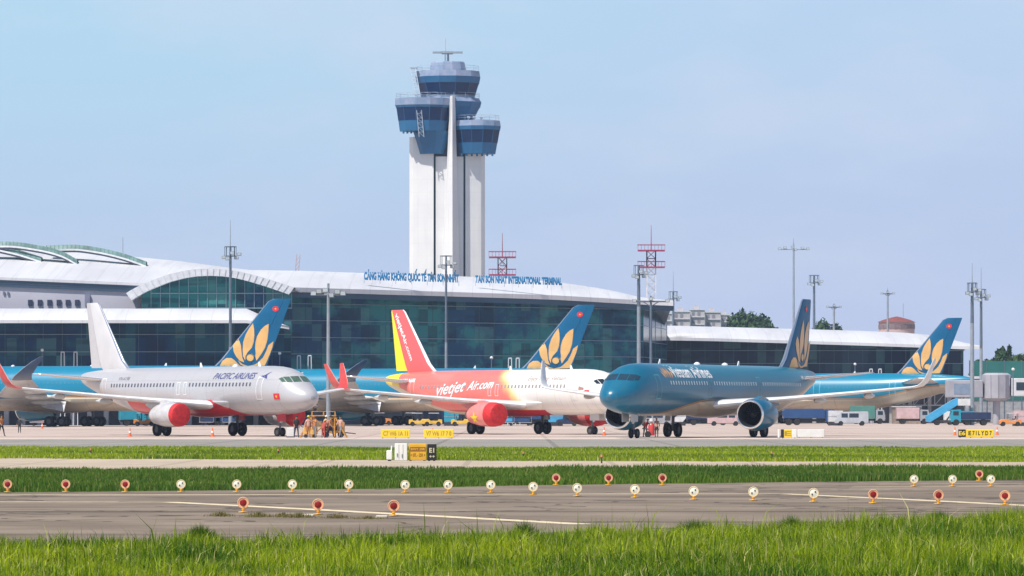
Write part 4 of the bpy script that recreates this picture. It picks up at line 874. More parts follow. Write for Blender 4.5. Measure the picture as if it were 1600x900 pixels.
# left cab, standing forward
cl, cyl = tx(661.5), -3.2
cab(cl, cyl, [(156, 167, px_r(86), px_r(87), TPALE, 'parapet'), (167, 170.5, px_r(86), px_r(84), TBLUE, 'left_spandrel'), (170.5, 191, px_r(82), px_r(76), TGLASS, 'left_cab_glass'), (191, 207, px_r(76), px_r(72), TBLUE, 'left_skirt')], 'left', sq=.72)
cab(tx(675), cyl + .3, [(207, 222, px_r(58), px_r(48), TBLUE, 'left_cone'), (222, 242, px_r(48), px_r(36), TBLUE, 'left_cone')], 'left', sq=.75)
# right cab
cab(tx(746), -2.6, [(190.5, 199, px_r(70), px_r(73), TPALE, 'parapet'), (199, 205, px_r(73), px_r(71), TBLUE, 'right_spandrel'), (205, 225, px_r(69), px_r(62), TGLASS, 'right_cab_glass'), (225, 242, px_r(62), px_r(56), TBLUE, 'right_skirt')], 'right', sq=.8)
for i in range(7): MB().box(tx(720 + i * 8), tx(723 + i * 8), -4.6, -4.0, tz(246), tz(242) + .02).build('bracket', TBLUE, tower)
for i in range(5): MB().box(tx(630 + i * 6), tx(633 + i * 6), -4.9, -4.3, tz(211), tz(207) + .02).build('bracket', TBLUE, tower)
def rail(cx_, cy_, r, py, sq, n_=16):
    b = MB(); q = oct_(cx_, cy_, r, n_, sq); z0 = tz(py)
    for i in range(n_):
        a_, c_ = q[i], q[(i + 1) % n_]; b.bar((*a_, z0 + .95), (*c_, z0 + .95), .035, 4); b.bar((*a_, z0 + .5), (*c_, z0 + .5), .025, 4); b.bar((*a_, z0), (*a_, z0 + .95), .035, 4)
    b.build('railing', mm('rail_grey', (.35, .42, .5), .5), tower)
rail(cl, cyl, px_r(82), 156, .72); rail(tx(746), -2.6, px_r(66), 190.5, .8); rail(cx, 0, px_r(94), 112, .8); rail(cx, .6, px_r(96), 154, .8)
# slanting white ladder tower at the left of the cabs
b = MB(); WL_ = mm('ladder_white', (.36, .42, .50), .5)
la, lb = (tx(642), -3, tz(109)), (tx(650), -6.6, tz(152)); lc = (tx(656), -6.7, tz(217))
for (p0, p1) in ((la, lb), (lb, lc)):
    P0, P1 = Vector(p0), Vector(p1)
    for ox, oy in ((0, 0), (.9, 0), (0, .8), (.9, .8)): b.bar(P0 + Vector((ox, oy, 0)), P1 + Vector((ox, oy, 0)), .09, 4)
    k_ = int((P0 - P1).length / .8)
    for i in range(k_): t = i / k_; q = P0.lerp(P1, t); q2 = P0.lerp(P1, (i + 1) / k_); b.bar(q, q + Vector((.9, 0, 0)), .05, 4); b.bar(q, q2 + Vector((.9, 0, 0)), .045, 4)
b.box(tx(641), tx(652), -3, -1.5, tz(109), tz(107)); b.build('escape_ladder', WL_, tower)
# radar, mast, cameras
MB().bar((tx(700), 0, tz(97)), (tx(700), 0, tz(85)), .22, 10).build('radar_pedestal', mm('pedestal_grey', (.12, .16, .2), .5), tower)
MB().box(tx(676), tx(723), -.25, .25, tz(83.5), tz(80.5)).box(tx(690), tx(708), .25, .6, tz(84.5), tz(79.8)).build('radar_scanner', mm('scanner_grey', (.28, .33, .38), .5), tower)
MB().bar((tx(695.5), .6, tz(97)), (tx(695.5), .6, tz(60)), .09, 6).build('lightning_mast', mm('mast_white', (.6, .6, .62), .5), tower)
for px in (732, 741, 752): MB().bar((tx(px), -3.5, tz(190)), (tx(px), -3.5, tz(185)), .12, 6).bar((tx(px) - .25, -3.6, tz(185)), (tx(px) + .35, -3.6, tz(186)), .2, 6).build('roof_camera', WL_, tower)

# ---------------------------------------------------------------- masts
MST = mm('mast_blue_grey', (.13, .17, .22), .5, .2); MSL = mm('mast_galvanised', (.30, .34, .38), .5, .2); LAMP = mm('floodlight_housing', (.16, .19, .22), .4, .3); LENS = mm('floodlight_glass', (.45, .5, .52), .15)
def flood_mast(px, ytop, d, label, kind='ring', spike=0, w_=0, r=.22, split=None, base=0., top=None):
    z1 = Z(ytop, d); t = thing('floodlight_mast', label, 'floodlight mast', (X(px, d), d, 0), group='floodlight masts of the apron')
    zs = split if split else 0
    if zs: MB().bar((0, 0, 0), (0, 0, zs), r * 1.25, 12, r2=r).build('mast_lower', MSL, t); MB().bar((0, 0, zs), (0, 0, z1), r, 12, r2=r * .8).build('mast_upper', MST, t)
    else: MB().bar((0, 0, 0), (0, 0, z1), r * 1.2, 12, r2=r * .75).build('pole', MSL if kind in ('cross', 'thin') else MST, t)
    W = w_ / 2 * d / F
    if kind in ('ring', 'pair'):
        b = MB()
        for zz in (z1 - .1, z1 + 1.2):
            q = [(math.cos(2 * PI * i / 8) * W * .75, math.sin(2 * PI * i / 8) * W * .75, zz) for i in range(8)]
            for i in range(8): b.bar(q[i], q[(i + 1) % 8], .08, 4)
        for i in range(8): b.bar((math.cos(2 * PI * i / 8) * W * .75, math.sin(2 * PI * i / 8) * W * .75, z1 - .1), (math.cos(2 * PI * i / 8) * W * .75, math.sin(2 * PI * i / 8) * W * .75, z1 + 1.2), .05, 4)
        b.bar((-W * .75, 0, z1 - .1), (W * .75, 0, z1 - .1), .08, 4); b.bar((0, -W * .75, z1 - .1), (0, W * .75, z1 - .1), .08, 4); b.bar((0, 0, z1 - .3), (0, 0, z1 + 1.2), r * .7, 6)
        b.build('head_frame', MST, t)
        spots = [(-W * .8, -.5, z1 - .3), (-W * .3, -.9, z1 - .5), (W * .3, -.9, z1 + .3), (W * 1.15, -.2, z1 + .15), (W * .8, -.5, z1 - .35)]
    elif kind == 'cross':
        b = MB().bar((-W, 0, z1 - .2), (W, 0, z1 - .2), .09, 6).bar((0, -W, z1 - .2), (0, W, z1 - .2), .09, 6).bar((0, 0, z1 - .6), (0, 0, z1 + .9), .12, 6); b.build('cross_arm', MSL, t)
        spots = [(-W, -.2, z1 - .1), (-W * .62, -.2, z1 + .1), (W * .62, -.2, z1 + .05), (W, -.2, z1 - .1), (-.25, -.9, z1 + .2), (.3, -.9, z1 - .3)]
    else:
        MB().bar((-W, 0, z1), (W, 0, z1), .12, 6).bar((-W * .5, 0, z1), (0, 0, z1 - .7), .08, 4).bar((W * .5, 0, z1), (0, 0, z1 - .7), .08, 4).bar((0, 0, z1), (0, 0, z1 + .8), .15, 4).build('cross_arm', MST, t)
        spots = [(-W, -.1, z1 + .1), (W, -.1, z1 + .1), (0, -.3, z1 + .35)]
    for (x_, y_, z_) in spots:
        lp = MB().box(x_ - .3, x_ + .3, y_ - .16, y_ + .16, z_ - .22, z_ + .22, ch=.05).build('floodlight', LAMP, t); MB().box(x_ - .24, x_ + .24, y_ - .2, y_ - .165, z_ - .17, z_ + .17).build('lens', LENS, lp)
    if spike: MB().bar((0, 0, z1 + .8), (0, 0, Z(spike, d)), .07, 5, r2=.03).build('lightning_rod', MSL, t)
    return t
flood_mast(360, 399, 608, 'dark floodlight mast rising in front of the arched glass gable', 'ring', 344, 24, .22, 11)
flood_mast(513, 457, 428, 'pale slender floodlight mast behind the orange stand, with a four armed cross head', 'cross', 0, 46, .19)
flood_mast(697, 413, 628, 'floodlight mast in front of the terminal between the two roof lettering signs', 'ring', 0, 24, .19, 12)
flood_mast(998, 428, 622, 'floodlight mast at the right end of the tall glass hall', 'ring', 0, 20, .26, 17)
flood_mast(1017, 471, 600, 'pale mast with a broad dark crosshead in front of the lattice tower', 'flat', 0, 52, .2)
flood_mast(1052, 466, 800, 'short dark floodlight mast above the pale distant housing blocks', 'ring', 424, 18, .26)
flood_mast(1240, 388, 800, 'very tall thin mast with wide cross arms beside the teal front tail', 'cross', 372, 44, .22)
flood_mast(1272, 441, 760, 'floodlight mast peeping out directly above the tail of the front teal airliner', 'ring', 0, 20, .26)
flood_mast(1303, 480, 980, 'small far lamp mast by the right hand tree crown', 'thin', 0, 20, .3)
flood_mast(1387, 459, 980, 'small far lamp mast in front of the red roofed house', 'thin', 449, 18, .26)
flood_mast(1519, 455, 640, 'left and nearer of the twin floodlight masts at the right end of the terminal', 'ring', 411, 20, .27, 15)
flood_mast(1533, 464, 690, 'right and thinner of the twin floodlight masts at the right end of the terminal', 'ring', 418, 20, .24, 12)
# red and white lattice towers
RED = mm('lattice_red', (.34, .035, .10), .5); WHT = mm('lattice_white', (.72, .72, .74), .5)
def lattice(px, d, label, y_top, y_a, y_b, y_sky, wpx, hw_):
    t = thing('lattice_tower', label, 'lattice tower', (X(px, d), d, 0), group='red and white lattice towers'); W = wpx / 2 * d / F
    def col(z0, z1, m_, nm):
        b = MB()
        for sx_, sy_ in ((-1, -1), (1, -1), (1, 1), (-1, 1)): b.bar((sx_ * hw_, sy_ * hw_, z0), (sx_ * hw_, sy_ * hw_, z1), .14, 4)
        k_ = max(2, int((z1 - z0) / 1.6)); hh = (z1 - z0) / k_
        for i in range(k_):
            for (ax, ay), (bx_, by_) in (((-1, -1), (1, -1)), ((1, -1), (1, 1)), ((1, 1), (-1, 1)), ((-1, 1), (-1, -1))): b.bar((ax * hw_, ay * hw_, z0 + hh * i), (bx_ * hw_, by_ * hw_, z0 + hh * (i + 1)), .08, 4); b.bar((ax * hw_, ay * hw_, z0 + hh * i), (bx_ * hw_, by_ * hw_, z0 + hh * i), .07, 4)
        b.build(nm, m_, t)
    col(0, Z(y_sky, d), WHT, 'lower_lattice'); col(Z(y_sky, d), Z(y_a, d), WHT if y_sky - y_b > 5 else RED, 'middle_lattice'); col(Z(y_b, d), Z(y_a, d), RED, 'red_column')
    for yy in (y_a, y_b):
        zz = Z(yy, d); MB().box(-W, W, -W * .6, W * .6, zz - .22, zz + .05).build('platform', RED, t); b = MB()
        for i in range(9): x_ = -W + 2 * W * i / 8; b.bar((x_, -W * .6, zz), (x_, -W * .6, zz + 1.1), .05, 4)
        b.bar((-W, -W * .6, zz + 1.1), (-W, W * .6, zz + 1.1), .07, 4); b.bar((W, -W * .6, zz + 1.1), (W, W * .6, zz + 1.1), .07, 4); b.bar((-W, -W * .6, zz + 1.1), (W, -W * .6, zz + 1.1), .07, 4); b.bar((-W, W * .6, zz + 1.1), (W, W * .6, zz + 1.1), .07, 4); b.build('platform_rail', RED, t)
    MB().bar((0, 0, Z(y_a, d)), (0, 0, Z(y_top, d)), .13, 5, r2=.05).build('antenna', mm('antenna_red', (.35, .12, .16), .5), t)
lattice(785, 900, 'red platformed tower showing above the roof beside the white control tower', 364, 401.5, 429, 436, 42, .9)
lattice(1017.5, 900, 'red and white lattice tower above the right end of the tall hall', 352, 391, 417, 455, 42, .9)
t = thing('roof_antenna', 'thin needle antenna standing on the far left white roof', 'antenna', (X(192, 705), 705, Z(412, 705))); MB().bar((0, 0, -1.5), (0, 0, 4.3), .09, 5, r2=.05).build('antenna_rod', MSL, t); MB().box(-.3, .3, -.3, .3, -1.9, -1.5).build('antenna_foot', MSL, t)
t = thing('tower_crane', 'tip of a pale reddish crane jib just above the white roof', 'crane', (X(456, 1200), 1200, 0)); b = MB()
for ox in (0, .9): b.bar((ox, 0, 0), (ox + .3, 0, 33), .12, 4); b.bar((ox + .3, 0, 33), (ox + 1.4, 0, Z(397, 1200)), .12, 4)
for i in range(9): zz = 33 + i * 1.3; b.bar((.3 + i * .13, 0, zz), (1.2 + i * .13, 0, zz + 1.3), .08, 4)
b.build('jib', mm('jib_pink', (.5, .33, .32), .6), t); MB().box(-.6, 1.8, -.8, .8, 0, 3).build('crane_base', mm('jib_pink', (.5, .33, .32), .6), t)
# ---------------------------------------------------------------- runway lights
LY = mm('light_yellow_paint', (.85, .45, .03), .5, var=.25, scale=14); LO = mm('light_orange_rim', (.90, .50, .28), .45); LR = mat('red_lens', (.30, .008, .006), .45, scale=20, var=.5); LW = mat('white_lens', (.93, .90, .74), .4, scale=18, var=.08); LA = mm('pale_amber_rim', (.93, .74, .42), .45); LD = mm('lamp_dark', (.05, .05, .04), .5)
PADC = mm('concrete_pad', (.55, .5, .4), .8)
def runway_light(red):
    t = thing('runway_light', 'x', 'runway light')
    MB().lathe([(.0, .02), (.012, .12), (.028, .12), (.034, .02)], n=16).build('base_plate', LY, t)
    MB().lathe([(.03, .038), (.075, .03), (.078, .055), (.10, .055), (.105, .03), (.13, .028)], n=12).box(-.05, .05, -.02, .02, .085, .12).build('stem', LY, t)
    hs = MB().lathe([(.10, .02), (.095, .07), (.05, .115), (-.015, .14), (-.05, .142), (-.055, .128), (-.04, .124)], (0, 0, .245), 'y', 28).build('housing', LO if red else LA, t)
    MB().lathe([(-.040, .126), (-.044, .105), (-.043, .088)], (0, 0, .245), 'y', 28).build('lens_ring', LO if red else LA, hs)
    MB().lathe([(-.044, .084 if red else .11), (-.052, .07), (-.056, .04), (-.058, .002)], (0, 0, .245), 'y', 24).build('lens', LR if red else LW, t)
    if not red:
        for sx_, sz in ((-.042, -.032), (.045, .038)): MB().box(sx_ - .018, sx_ + .018, -.066, -.054, .245 + sz - .02, .245 + sz + .02).build('lamp_pin', LD, t)
    else: MB().box(-.03, .03, -.064, -.05, .165, .188).build('lens_clip', LD, t)
    return t
protos = {1: runway_light(True), 0: runway_light(False)}; used = {}
RL = [(12, 757, 1, 'red light at the far left end of the rear row'), (103, 757, 1, 'second red light from the left in the rear row'), (196, 757, 1, 'third red light from the left, beside the first white one'),
 (283, 757, 0, 'white light nearest to the three rear red ones'), (370, 757, 0, 'white light above the first front red light'), (457, 757, 0, 'white light between the first two front red lights'), (545, 757, 0, 'white light between the middle and third front red lights'), (633, 758, 0, 'white light just right of the third front red light'),
 (700, 758, 0, 'white light below the base of the control tower'), (767, 758, 0, 'last white light before the row steps nearer, below the red engine'), (833, 761, 0, 'white light just left of the first small far red light'), (902, 763, 0, 'white light between the first and second small far red lights'), (992, 765, 0, 'white light between the second and third small far red lights'),
 (1084, 768, 0, 'white light just right of the third small far red light'), (1177, 769, 0, 'white light below the large open teal engine'), (1271, 771, 0, 'rightmost white light of the long row'), (869, 747, 1, 'small far red light, left of its trio near the grass'), (951, 747, 1, 'small far red light, middle of its trio near the grass'), (1035, 747, 1, 'small far red light, right of its trio near the grass'),
 (1364, 773, 1, 'red light right after the long white row'), (1466, 774, 1, 'red light above the weed clump at right'), (1570, 775, 1, 'red light nearest to the right edge of the photo'), (1428, 749, 0, 'left one of three white lights at the far right'), (1488, 749, 0, 'middle one of three white lights at the far right'), (1548, 749, 0, 'right one of three white lights at the far right'), (1530, 741, 1, 'smallest red light, farthest away at right'),
 (380, 786, 1, 'large front red light at the left, standing among dry weeds'), (497, 789, 1, 'large front red light in the middle of the front trio'), (615, 791, 1, 'large front red light at the right of the front trio')]
for px, cyy, red, lab in RL:
    kk_ = .87; base = (cyy - .245 * kk_ / H * HZ) / (1 - .245 * kk_ / H); d = DG(base); loc = (X(px, d), d, .008); lab = lab + ' on a yellow stem'; rz = rng.normal(0, .06)
    if red not in used: t = protos[red]; t.location = loc; t['label'] = lab; t['group'] = 'round runway lights'; t.scale = (kk_,) * 3; used[red] = 1
    else: dup(protos[red], loc, rz, lab, 'round runway lights', kk_)
for i, (px, py) in enumerate(((497, 807.5), (612, 809.5))):
    d = DG(py); MB().box(-.32, -.08, -.2, .2, 0, .05, ch=.012).build('concrete_block', PADC).location = (X(px, d), d, .006)
    o = bpy.data.objects[-1] if False else [q for q in COL.objects if q.name.startswith('concrete_block')][-1]; tag(o, ['pale concrete block beside the middle front red light', 'pale concrete block beside the right front red light'][i], 'block')
# small marker stakes on the grass strip
stk = ['left', 'second', 'third', 'last']
for px, py, lab in ((142, 712, 'small orange tipped marker stake in the strip grass at left'), (435, 713, 'small orange tipped marker stake in the grass below the silver nose'), (818, 718, 'small marker stake in the strip grass right of the white boxes'), (940, 724, 'dark marker stake at the edge of the pale service path'), (1206, 718, 'small marker stake in the strip grass below the open teal engine')):
    d = DG(py); t = thing('marker_stake', lab, 'marker', (X(px, d), d, 0), group='marker stakes'); MB().bar((0, 0, 0), (0, 0, .26), .035, 8).build('stake', LD, t); MB().bar((0, 0, .26), (0, 0, .36), .045, 8).build('stake_tip', mm('stake_orange', (.75, .28, .12), .5), t)

# ---------------------------------------------------------------- taxiway signs
SY = mat('sign_yellow', (.88, .62, .03), .5, scale=1.5, var=.08); SB = mm('sign_black', (.015, .014, .012), .4); SW = mat('sign_white', (.80, .79, .74), .5, scale=1.5, var=.08); SG = mm('sign_post_grey', (.25, .25, .25), .5)
def put_text(body, x0, x1, z0, z1, y, m_, parent, nm='lettering', bold=.03):
    vs, fs = text_mesh(body, 1., bold=bold, step=None); xa, xb = min(v.x for v in vs), max(v.x for v in vs); ya, yb = min(v.y for v in vs), max(v.y for v in vs)
    return MB().add([(x0 + (v.x - xa) / (xb - xa) * (x1 - x0), y, z0 + (v.y - ya) / (yb - ya) * (z1 - z0)) for v in vs], fs).build(nm, m_, parent, fixn=False)
def sign(px0, px1, py0, py1, label, panels, d=None, group=None, txt=None):
    d = d or DG(py1 + 1.2); s_ = d / F; t = thing('taxiway_sign', label, 'airfield sign', (X(px0, d), d, .004), group=group); z0, z1 = max(.06, Z(py1, d)), Z(py0, d); x = 0
    for (wpx, m_, fr, tx_, tm) in panels:
        w_ = wpx * s_; p_ = MB().box(x + .01, x + w_ - .01, -.09, .09, z0, z1, ch=.02).build('sign_panel', m_, t)
        if tx_: put_text(tx_, x + w_ * .08, x + w_ * .92, z0 + (z1 - z0) * .22, z0 + (z1 - z0) * .80, -.096, tm, p_)
        x += w_
    for i in range(max(2, int(x / .9) + 1)): q = .15 + (x - .3) * i / max(1, int(x / .9)); MB().bar((q, 0, 0), (q, 0, z0 + .02), .04, 8).build('sign_leg', SG, t)
    return t
DKY = mm('letter_ochre', (.45, .28, .02), .5)
sign(595, 641, 671, 684, 'yellow airfield sign with faint lettering, left of the two before the dark bogies', [(46, SY, 0, 'C7 W6 1A 11', DKY)])
sign(662, 709, 671, 684, 'yellow airfield sign with faint lettering, beside the red engine wheels', [(47, SY, 0, 'V7 W6 17 7 0', DKY)])
sign(1215, 1219, 671, 684, 'narrow white end board right of the big teal engine wheels', [(3.5, SW, 0, None, None)])
sign(1220, 1246, 671, 684, 'short airfield sign, half black and half dull yellow, near the big teal engine', [(5, SB, 0, None, None), (12, SY, 0, 'E', DKY), (8, SW, 0, None, None)])
sign(1246, 1288, 671, 683, 'white blank backed airfield sign at right of the big teal engine', [(42, SW, 0, None, None)])
sign(1497, 1554, 671, 683, 'black and bright yellow airfield sign at the far right of the apron edge', [(12, SB, 0, 'E6', SY), (44, SY, 0, 'IE 7 I L Y D 7', SB)])
# the big sign group on the strip: white cabinets, yellow board, black board
d = DG(720.5); s_ = d / F
t = thing('electrical_cabinet', 'tall white metal cabinet standing left of the yellow sign board', 'cabinet', (X(617, d), d, .004))
cb_ = MB().box(0, 19.5 * s_, -.25, .25, .03, 27.5 * s_, ch=.015).build('cabinet_body', SW, t)
for q in (.33, .66): MB().box(19.5 * s_ * q - .008, 19.5 * s_ * q + .008, -.262, -.252, .08, 26 * s_).build('door_seam', mm('seam_grey', (.35, .35, .35), .5), cb_)
MB().box(.09, .13, -.275, -.252, .2, .34).build('handle', SG, t); MB().box(.3, .34, -.275, -.252, .16, .30).build('handle', SG, t); MB().box(-.02, 19.5 * s_ + .02, -.27, .27, 0, .03).build('plinth', PADC, t)
t = thing('electrical_box', 'small white box with a short pipe, left of the tall white cabinet', 'cabinet', (X(604, d), d, .004))
MB().box(0, .24, -.15, .15, .06, .46, ch=.02).build('box_body', SW, t); MB().bar((.2, .05, .4), (.22, .05, .66), .03, 8).build('pipe', SW, t); MB().box(.06, .2, -.1, .1, 0, .06).build('foot', SB, t)
t = thing('taxiway_sign', 'amber sign board with brown band on the grass strip, between white cabinet and black board', 'airfield sign', (X(638, d), d, .004)); AM = mat('sign_amber', (.72, .40, .02), .5, scale=2, var=.12); BR = mm('sign_brown', (.28, .11, .008), .5)
p_ = MB().box(.02, 28.5 * s_, -.1, .1, .03, 27 * s_, ch=.02).build('sign_panel', AM, t)
MB().box(.08, 27 * s_, -.112, -.102, 15.5 * s_, 22 * s_).build('brown_band', BR, p_)
put_text('RWY 25R', .12, 26 * s_, 17 * s_, 20.5 * s_, -.116, AM, p_); put_text('◂ 07L · 25R ▸'.replace('◂', '<').replace('▸', '>').replace('·', '-'), .10, 26.5 * s_, 6.5 * s_, 12 * s_, -.104, BR, p_)
for q in (.1, .7): MB().bar((q, 0, 0), (q, 0, .05), .05, 8).build('sign_leg', SG, t)
t = thing('taxiway_sign', 'black sign board with pale E1 lettering at the right end of the sign group', 'airfield sign', (X(667.5, d), d, .004))
p_ = MB().box(0, 14.5 * s_, -.1, .1, .03, 26.5 * s_, ch=.02).build('sign_panel', SB, t); put_text('E1', .09, 11 * s_, 13 * s_, 20.5 * s_, -.104, mm('letter_pale', (.6, .55, .35), .5), p_); put_text('++', .09, 12 * s_, 5.5 * s_, 9 * s_, -.104, mm('letter_pale', (.6, .55, .35), .5), p_)
for q in (.08, .3): MB().bar((q, 0, 0), (q, 0, .05), .05, 8).build('sign_leg', SG, t)

# ---------------------------------------------------------------- people
SKIN = mm('skin_tone', (.36, .20, .12), .6); HAIR = mm('hair_black', (.01, .009, .008), .7)
CL = {k: mm('cloth_' + k, v, .85, var=.2, scale=6) for k, v in dict(orange=(.50, .20, .07), red=(.42, .07, .05), white=(.75, .73, .70), navy=(.02, .03, .08), dark=(.03, .03, .035), yellow=(.75, .6, .05), grey=(.25, .25, .27), pink=(.62, .36, .30)).items()}
POSES = {
 'stand': dict(hip=.93, lean=0, kn=[(.10, .02, .50), (-.10, 0, .50)], ft=[(.11, 0, .07), (-.12, .03, .07)], el=[(.27, .03, 1.13), (-.27, .03, 1.13)], hd=[(.29, -.08, .88), (-.29, -.06, .88)]),
 'walk': dict(hip=.92, lean=.03, kn=[(.10, -.16, .52), (-.10, .08, .50)], ft=[(.10, -.28, .07), (-.10, .34, .12)], el=[(.25, .12, 1.14), (-.25, -.10, 1.14)], hd=[(.25, .10, .90), (-.24, -.28, .95)]),
 'reach': dict(hip=.93, lean=.06, kn=[(.11, -.03, .50), (-.11, .05, .50)], ft=[(.13, -.05, .07), (-.13, .10, .07)], el=[(.30, -.16, 1.22), (-.28, -.12, 1.20)], hd=[(.22, -.42, 1.35), (-.18, -.40, 1.28)]),
 'bend': dict(hip=.86, lean=.42, kn=[(.11, -.10, .47), (-.11, -.04, .47)], ft=[(.13, -.02, .07), (-.13, .10, .07)], el=[(.24, -.50, .92), (-.24, -.46, .92)], hd=[(.18, -.62, .66), (-.16, -.60, .68)])}
def body_mesh(pose):
    p = POSES[pose]; hz_ = p['hip']; ln = p['lean']; c_ = math.cos(ln * 1.9); s2 = math.sin(ln * 1.9)
    def T(x, y, z): return (x, -(z * s2) + y * c_, hz_ + z * c_)
    V = [(0, 0, hz_)]; E = []; Rr = [(.155, .12)]
    def a(pt, par, r): V.append(pt); E.append((par, len(V) - 1)); Rr.append(r if isinstance(r, tuple) else (r, r)); return len(V) - 1
    w_ = a(T(0, 0, .16), 0, (.135, .105)); ch = a(T(0, .01, .36), w_, (.165, .12)); nk = a(T(0, 0, .53), ch, (.075, .07)); h0 = a(T(0, -.01, .60), nk, .062); h1 = a(T(0, -.02, .68), h0, (.082, .095)); a(T(0, -.015, .79), h1, (.078, .088))
    for i, sg in enumerate((1, -1)):
        sh = a(T(sg * .17, 0, .46), ch, .07); e = a(p['el'][i], sh, .047); hd = a(p['hd'][i], e, .034)
        dv = (Vector(p['hd'][i]) - Vector(p['el'][i])).normalized(); q = a(tuple(Vector(p['hd'][i]) + dv * .08), hd, (.038, .022)); 
        for k_ in (-1, 0, 1): a(tuple(Vector(p['hd'][i]) + dv * (.17 - .012 * abs(k_)) + Vector((0, k_ * .022, 0))), q, .009)
        a(tuple(Vector(p['hd'][i]) + dv * .10 + Vector((-sg * .02, -.05, 0))), hd, .010)
        th = a((sg * .09, 0, hz_ - .06), 0, .092); kn = a(p['kn'][i], th, .062); ak = a(p['ft'][i], kn, .042); f = p['ft'][i]; a((f[0] + sg * .01, f[1] - .15, .035), ak, (.042, .03))
    me = bpy.data.meshes.new('person_body'); me.from_pydata(V, E, []); o = bpy.data.objects.new('tmp', me); COL.objects.link(o)
    sm = o.modifiers.new('s', 'SKIN'); sm.use_smooth_shade = True
    for i, r_ in enumerate(Rr): me.skin_vertices[0].data[i].radius = r_; me.skin_vertices[0].data[i].use_root = (i == 0)
    o.modifiers.new('b', 'SUBSURF').levels = 1
    dg = bpy.context.evaluated_depsgraph_get(); dg.update(); out = bpy.data.meshes.new_from_object(o.evaluated_get(dg)); bpy.data.objects.remove(o)
    out.name = 'person_body'; out.materials.clear()
    for _ in range(4): out.materials.append(SKIN)
    hp = Vector(T(0, 0, .16)); ax = (Vector(T(0, 0, 1)) - Vector(T(0, 0, 0)))
    for po in out.polygons:
        c = po.center; up = (c - Vector((0, 0, hz_))).dot(ax)
        arm = any((c - Vector(p['hd'][i])).length < .15 and (c - Vector(p['el'][i])).length > .10 for i in (0, 1))
        if c.z < .09: po.material_index = 3
        elif arm or up > .545: po.material_index = 0
        elif up > .02 or any((c - Vector(p['el'][i])).length < .28 and abs(c.x) > .17 for i in (0, 1)): po.material_index = 1
        else: po.material_index = 2
        po.use_smooth = True
    return out, T(0, 0, .70)
BODIES = {k: body_mesh(k) for k in POSES}
def person(px, d, rz, pose, top, legs, hat, label, h=1.0, z=0.):
    t = thing('person', label, 'person', (X(px, d), d, z), rz); t.scale = (h,) * 3
    me, hd = BODIES[pose]; o = bpy.data.objects.new('body', me); COL.objects.link(o); o.parent = t
    for i, m_ in enumerate((SKIN, CL[top], CL[legs], CL['dark'])): o.material_slots[i].link = 'OBJECT'; o.material_slots[i].material = m_
    hm = CL[hat] if hat else HAIR
    b = MB().lathe([(.0, .108), (.05, .104), (.09, .08), (.115, .04), (.12, .002)], (0, 0, 0), 'z', 14)
    if hat: b.lathe([(.0, .10), (.0, .135), (.012, .133), (.015, .10)], (0, -.02, 0), 'z', 14)
    c = b.build('cap' if hat else 'hair', hm, t); c.location = (hd[0], hd[1] - .01, hd[2] + .055)
    return t

# ---------------------------------------------------------------- vehicles and ground equipment
VG = mm('vehicle_glass', (.02, .035, .05), .1, spec=.6); VT = mm('vehicle_tyre', (.02, .02, .02), .8); VD = mm('chassis_dark', (.04, .04, .045), .7); HL = mm('headlamp_clear', (.75, .75, .7), .2)
def paint(nm, c): return mm('paint_' + nm, c, .35, coat=.3, var=.12)
P_ = dict(white=paint('white', (.70, .70, .70)), teal=paint('teal', (.02, .30, .42)), orange=paint('orange', (.75, .28, .06)), yellow=paint('yellow', (.80, .50, .05)), blue=paint('blue', (.02, .07, .20)), grey=paint('grey', (.35, .36, .40)), cyan=paint('cyan', (.06, .38, .66)), red=paint('red', (.55, .05, .05)), navy=paint('navy', (.015, .03, .09)), green=paint('green', (.08, .24, .20)), silver=paint('silver', (.5, .52, .56)), pink=paint('pale_rose', (.60, .42, .42)))
def wheels(t, xs, w_, r, y0=0):
    for x_ in xs:
        for sg in (1, -1):
            MB().lathe([(-.1, r * .5), (-.12, r * .9), (-.08, r), (.08, r), (.12, r * .9), (.1, r * .5), (.1, .01)], (x_, sg * (w_ / 2 - .08), r), 'y', 16).lathe([(-.1, r * .5), (-.1, .01)], (x_, sg * (w_ / 2 - .08), r), 'y', 16).build('wheel', VT, t)
def veh(name, cat, label, px, d, rz, parts, wl, w_, r, glass=(), extra=None, group=None):
    """parts: (name, side profile polygon, width, paint). glass: (name, x0,x1,z0,z1) on both flanks, or ('front',x,...)"""
    t = thing(name, label, cat, (X(px, d), d, .004), rz, group)
    bodyo = None
    for nm, poly, ww, pm in parts:
        b = MB().prism(poly, -ww / 2, ww / 2); o = b.build(nm, pm, t); bv = o.modifiers.new('bevel', 'BEVEL'); bv.width = .05; bv.segments = 2; bv.limit_method = 'ANGLE'; bodyo = bodyo or o
    for (x0, x1, z0, z1, ww) in glass:
        for sg in (1, -1): MB().box(x0, x1, sg * (ww / 2 + .006) - .006, sg * (ww / 2 + .006) + .006, z0, z1).build('side_window', VG, t)
    wheels(t, wl, w_, r)
    if extra: extra(t)
    return t
def windscreen(x0, z0, x1, z1, w_):
    return lambda t: MB().add([(x0 + .012, -w_ / 2, z0), (x0 + .012, w_ / 2, z0), (x1 + .012, w_ / 2, z1), (x1 + .012, -w_ / 2, z1)], [(0, 1, 2, 3)]).build('windscreen', VG, t, fixn=False)
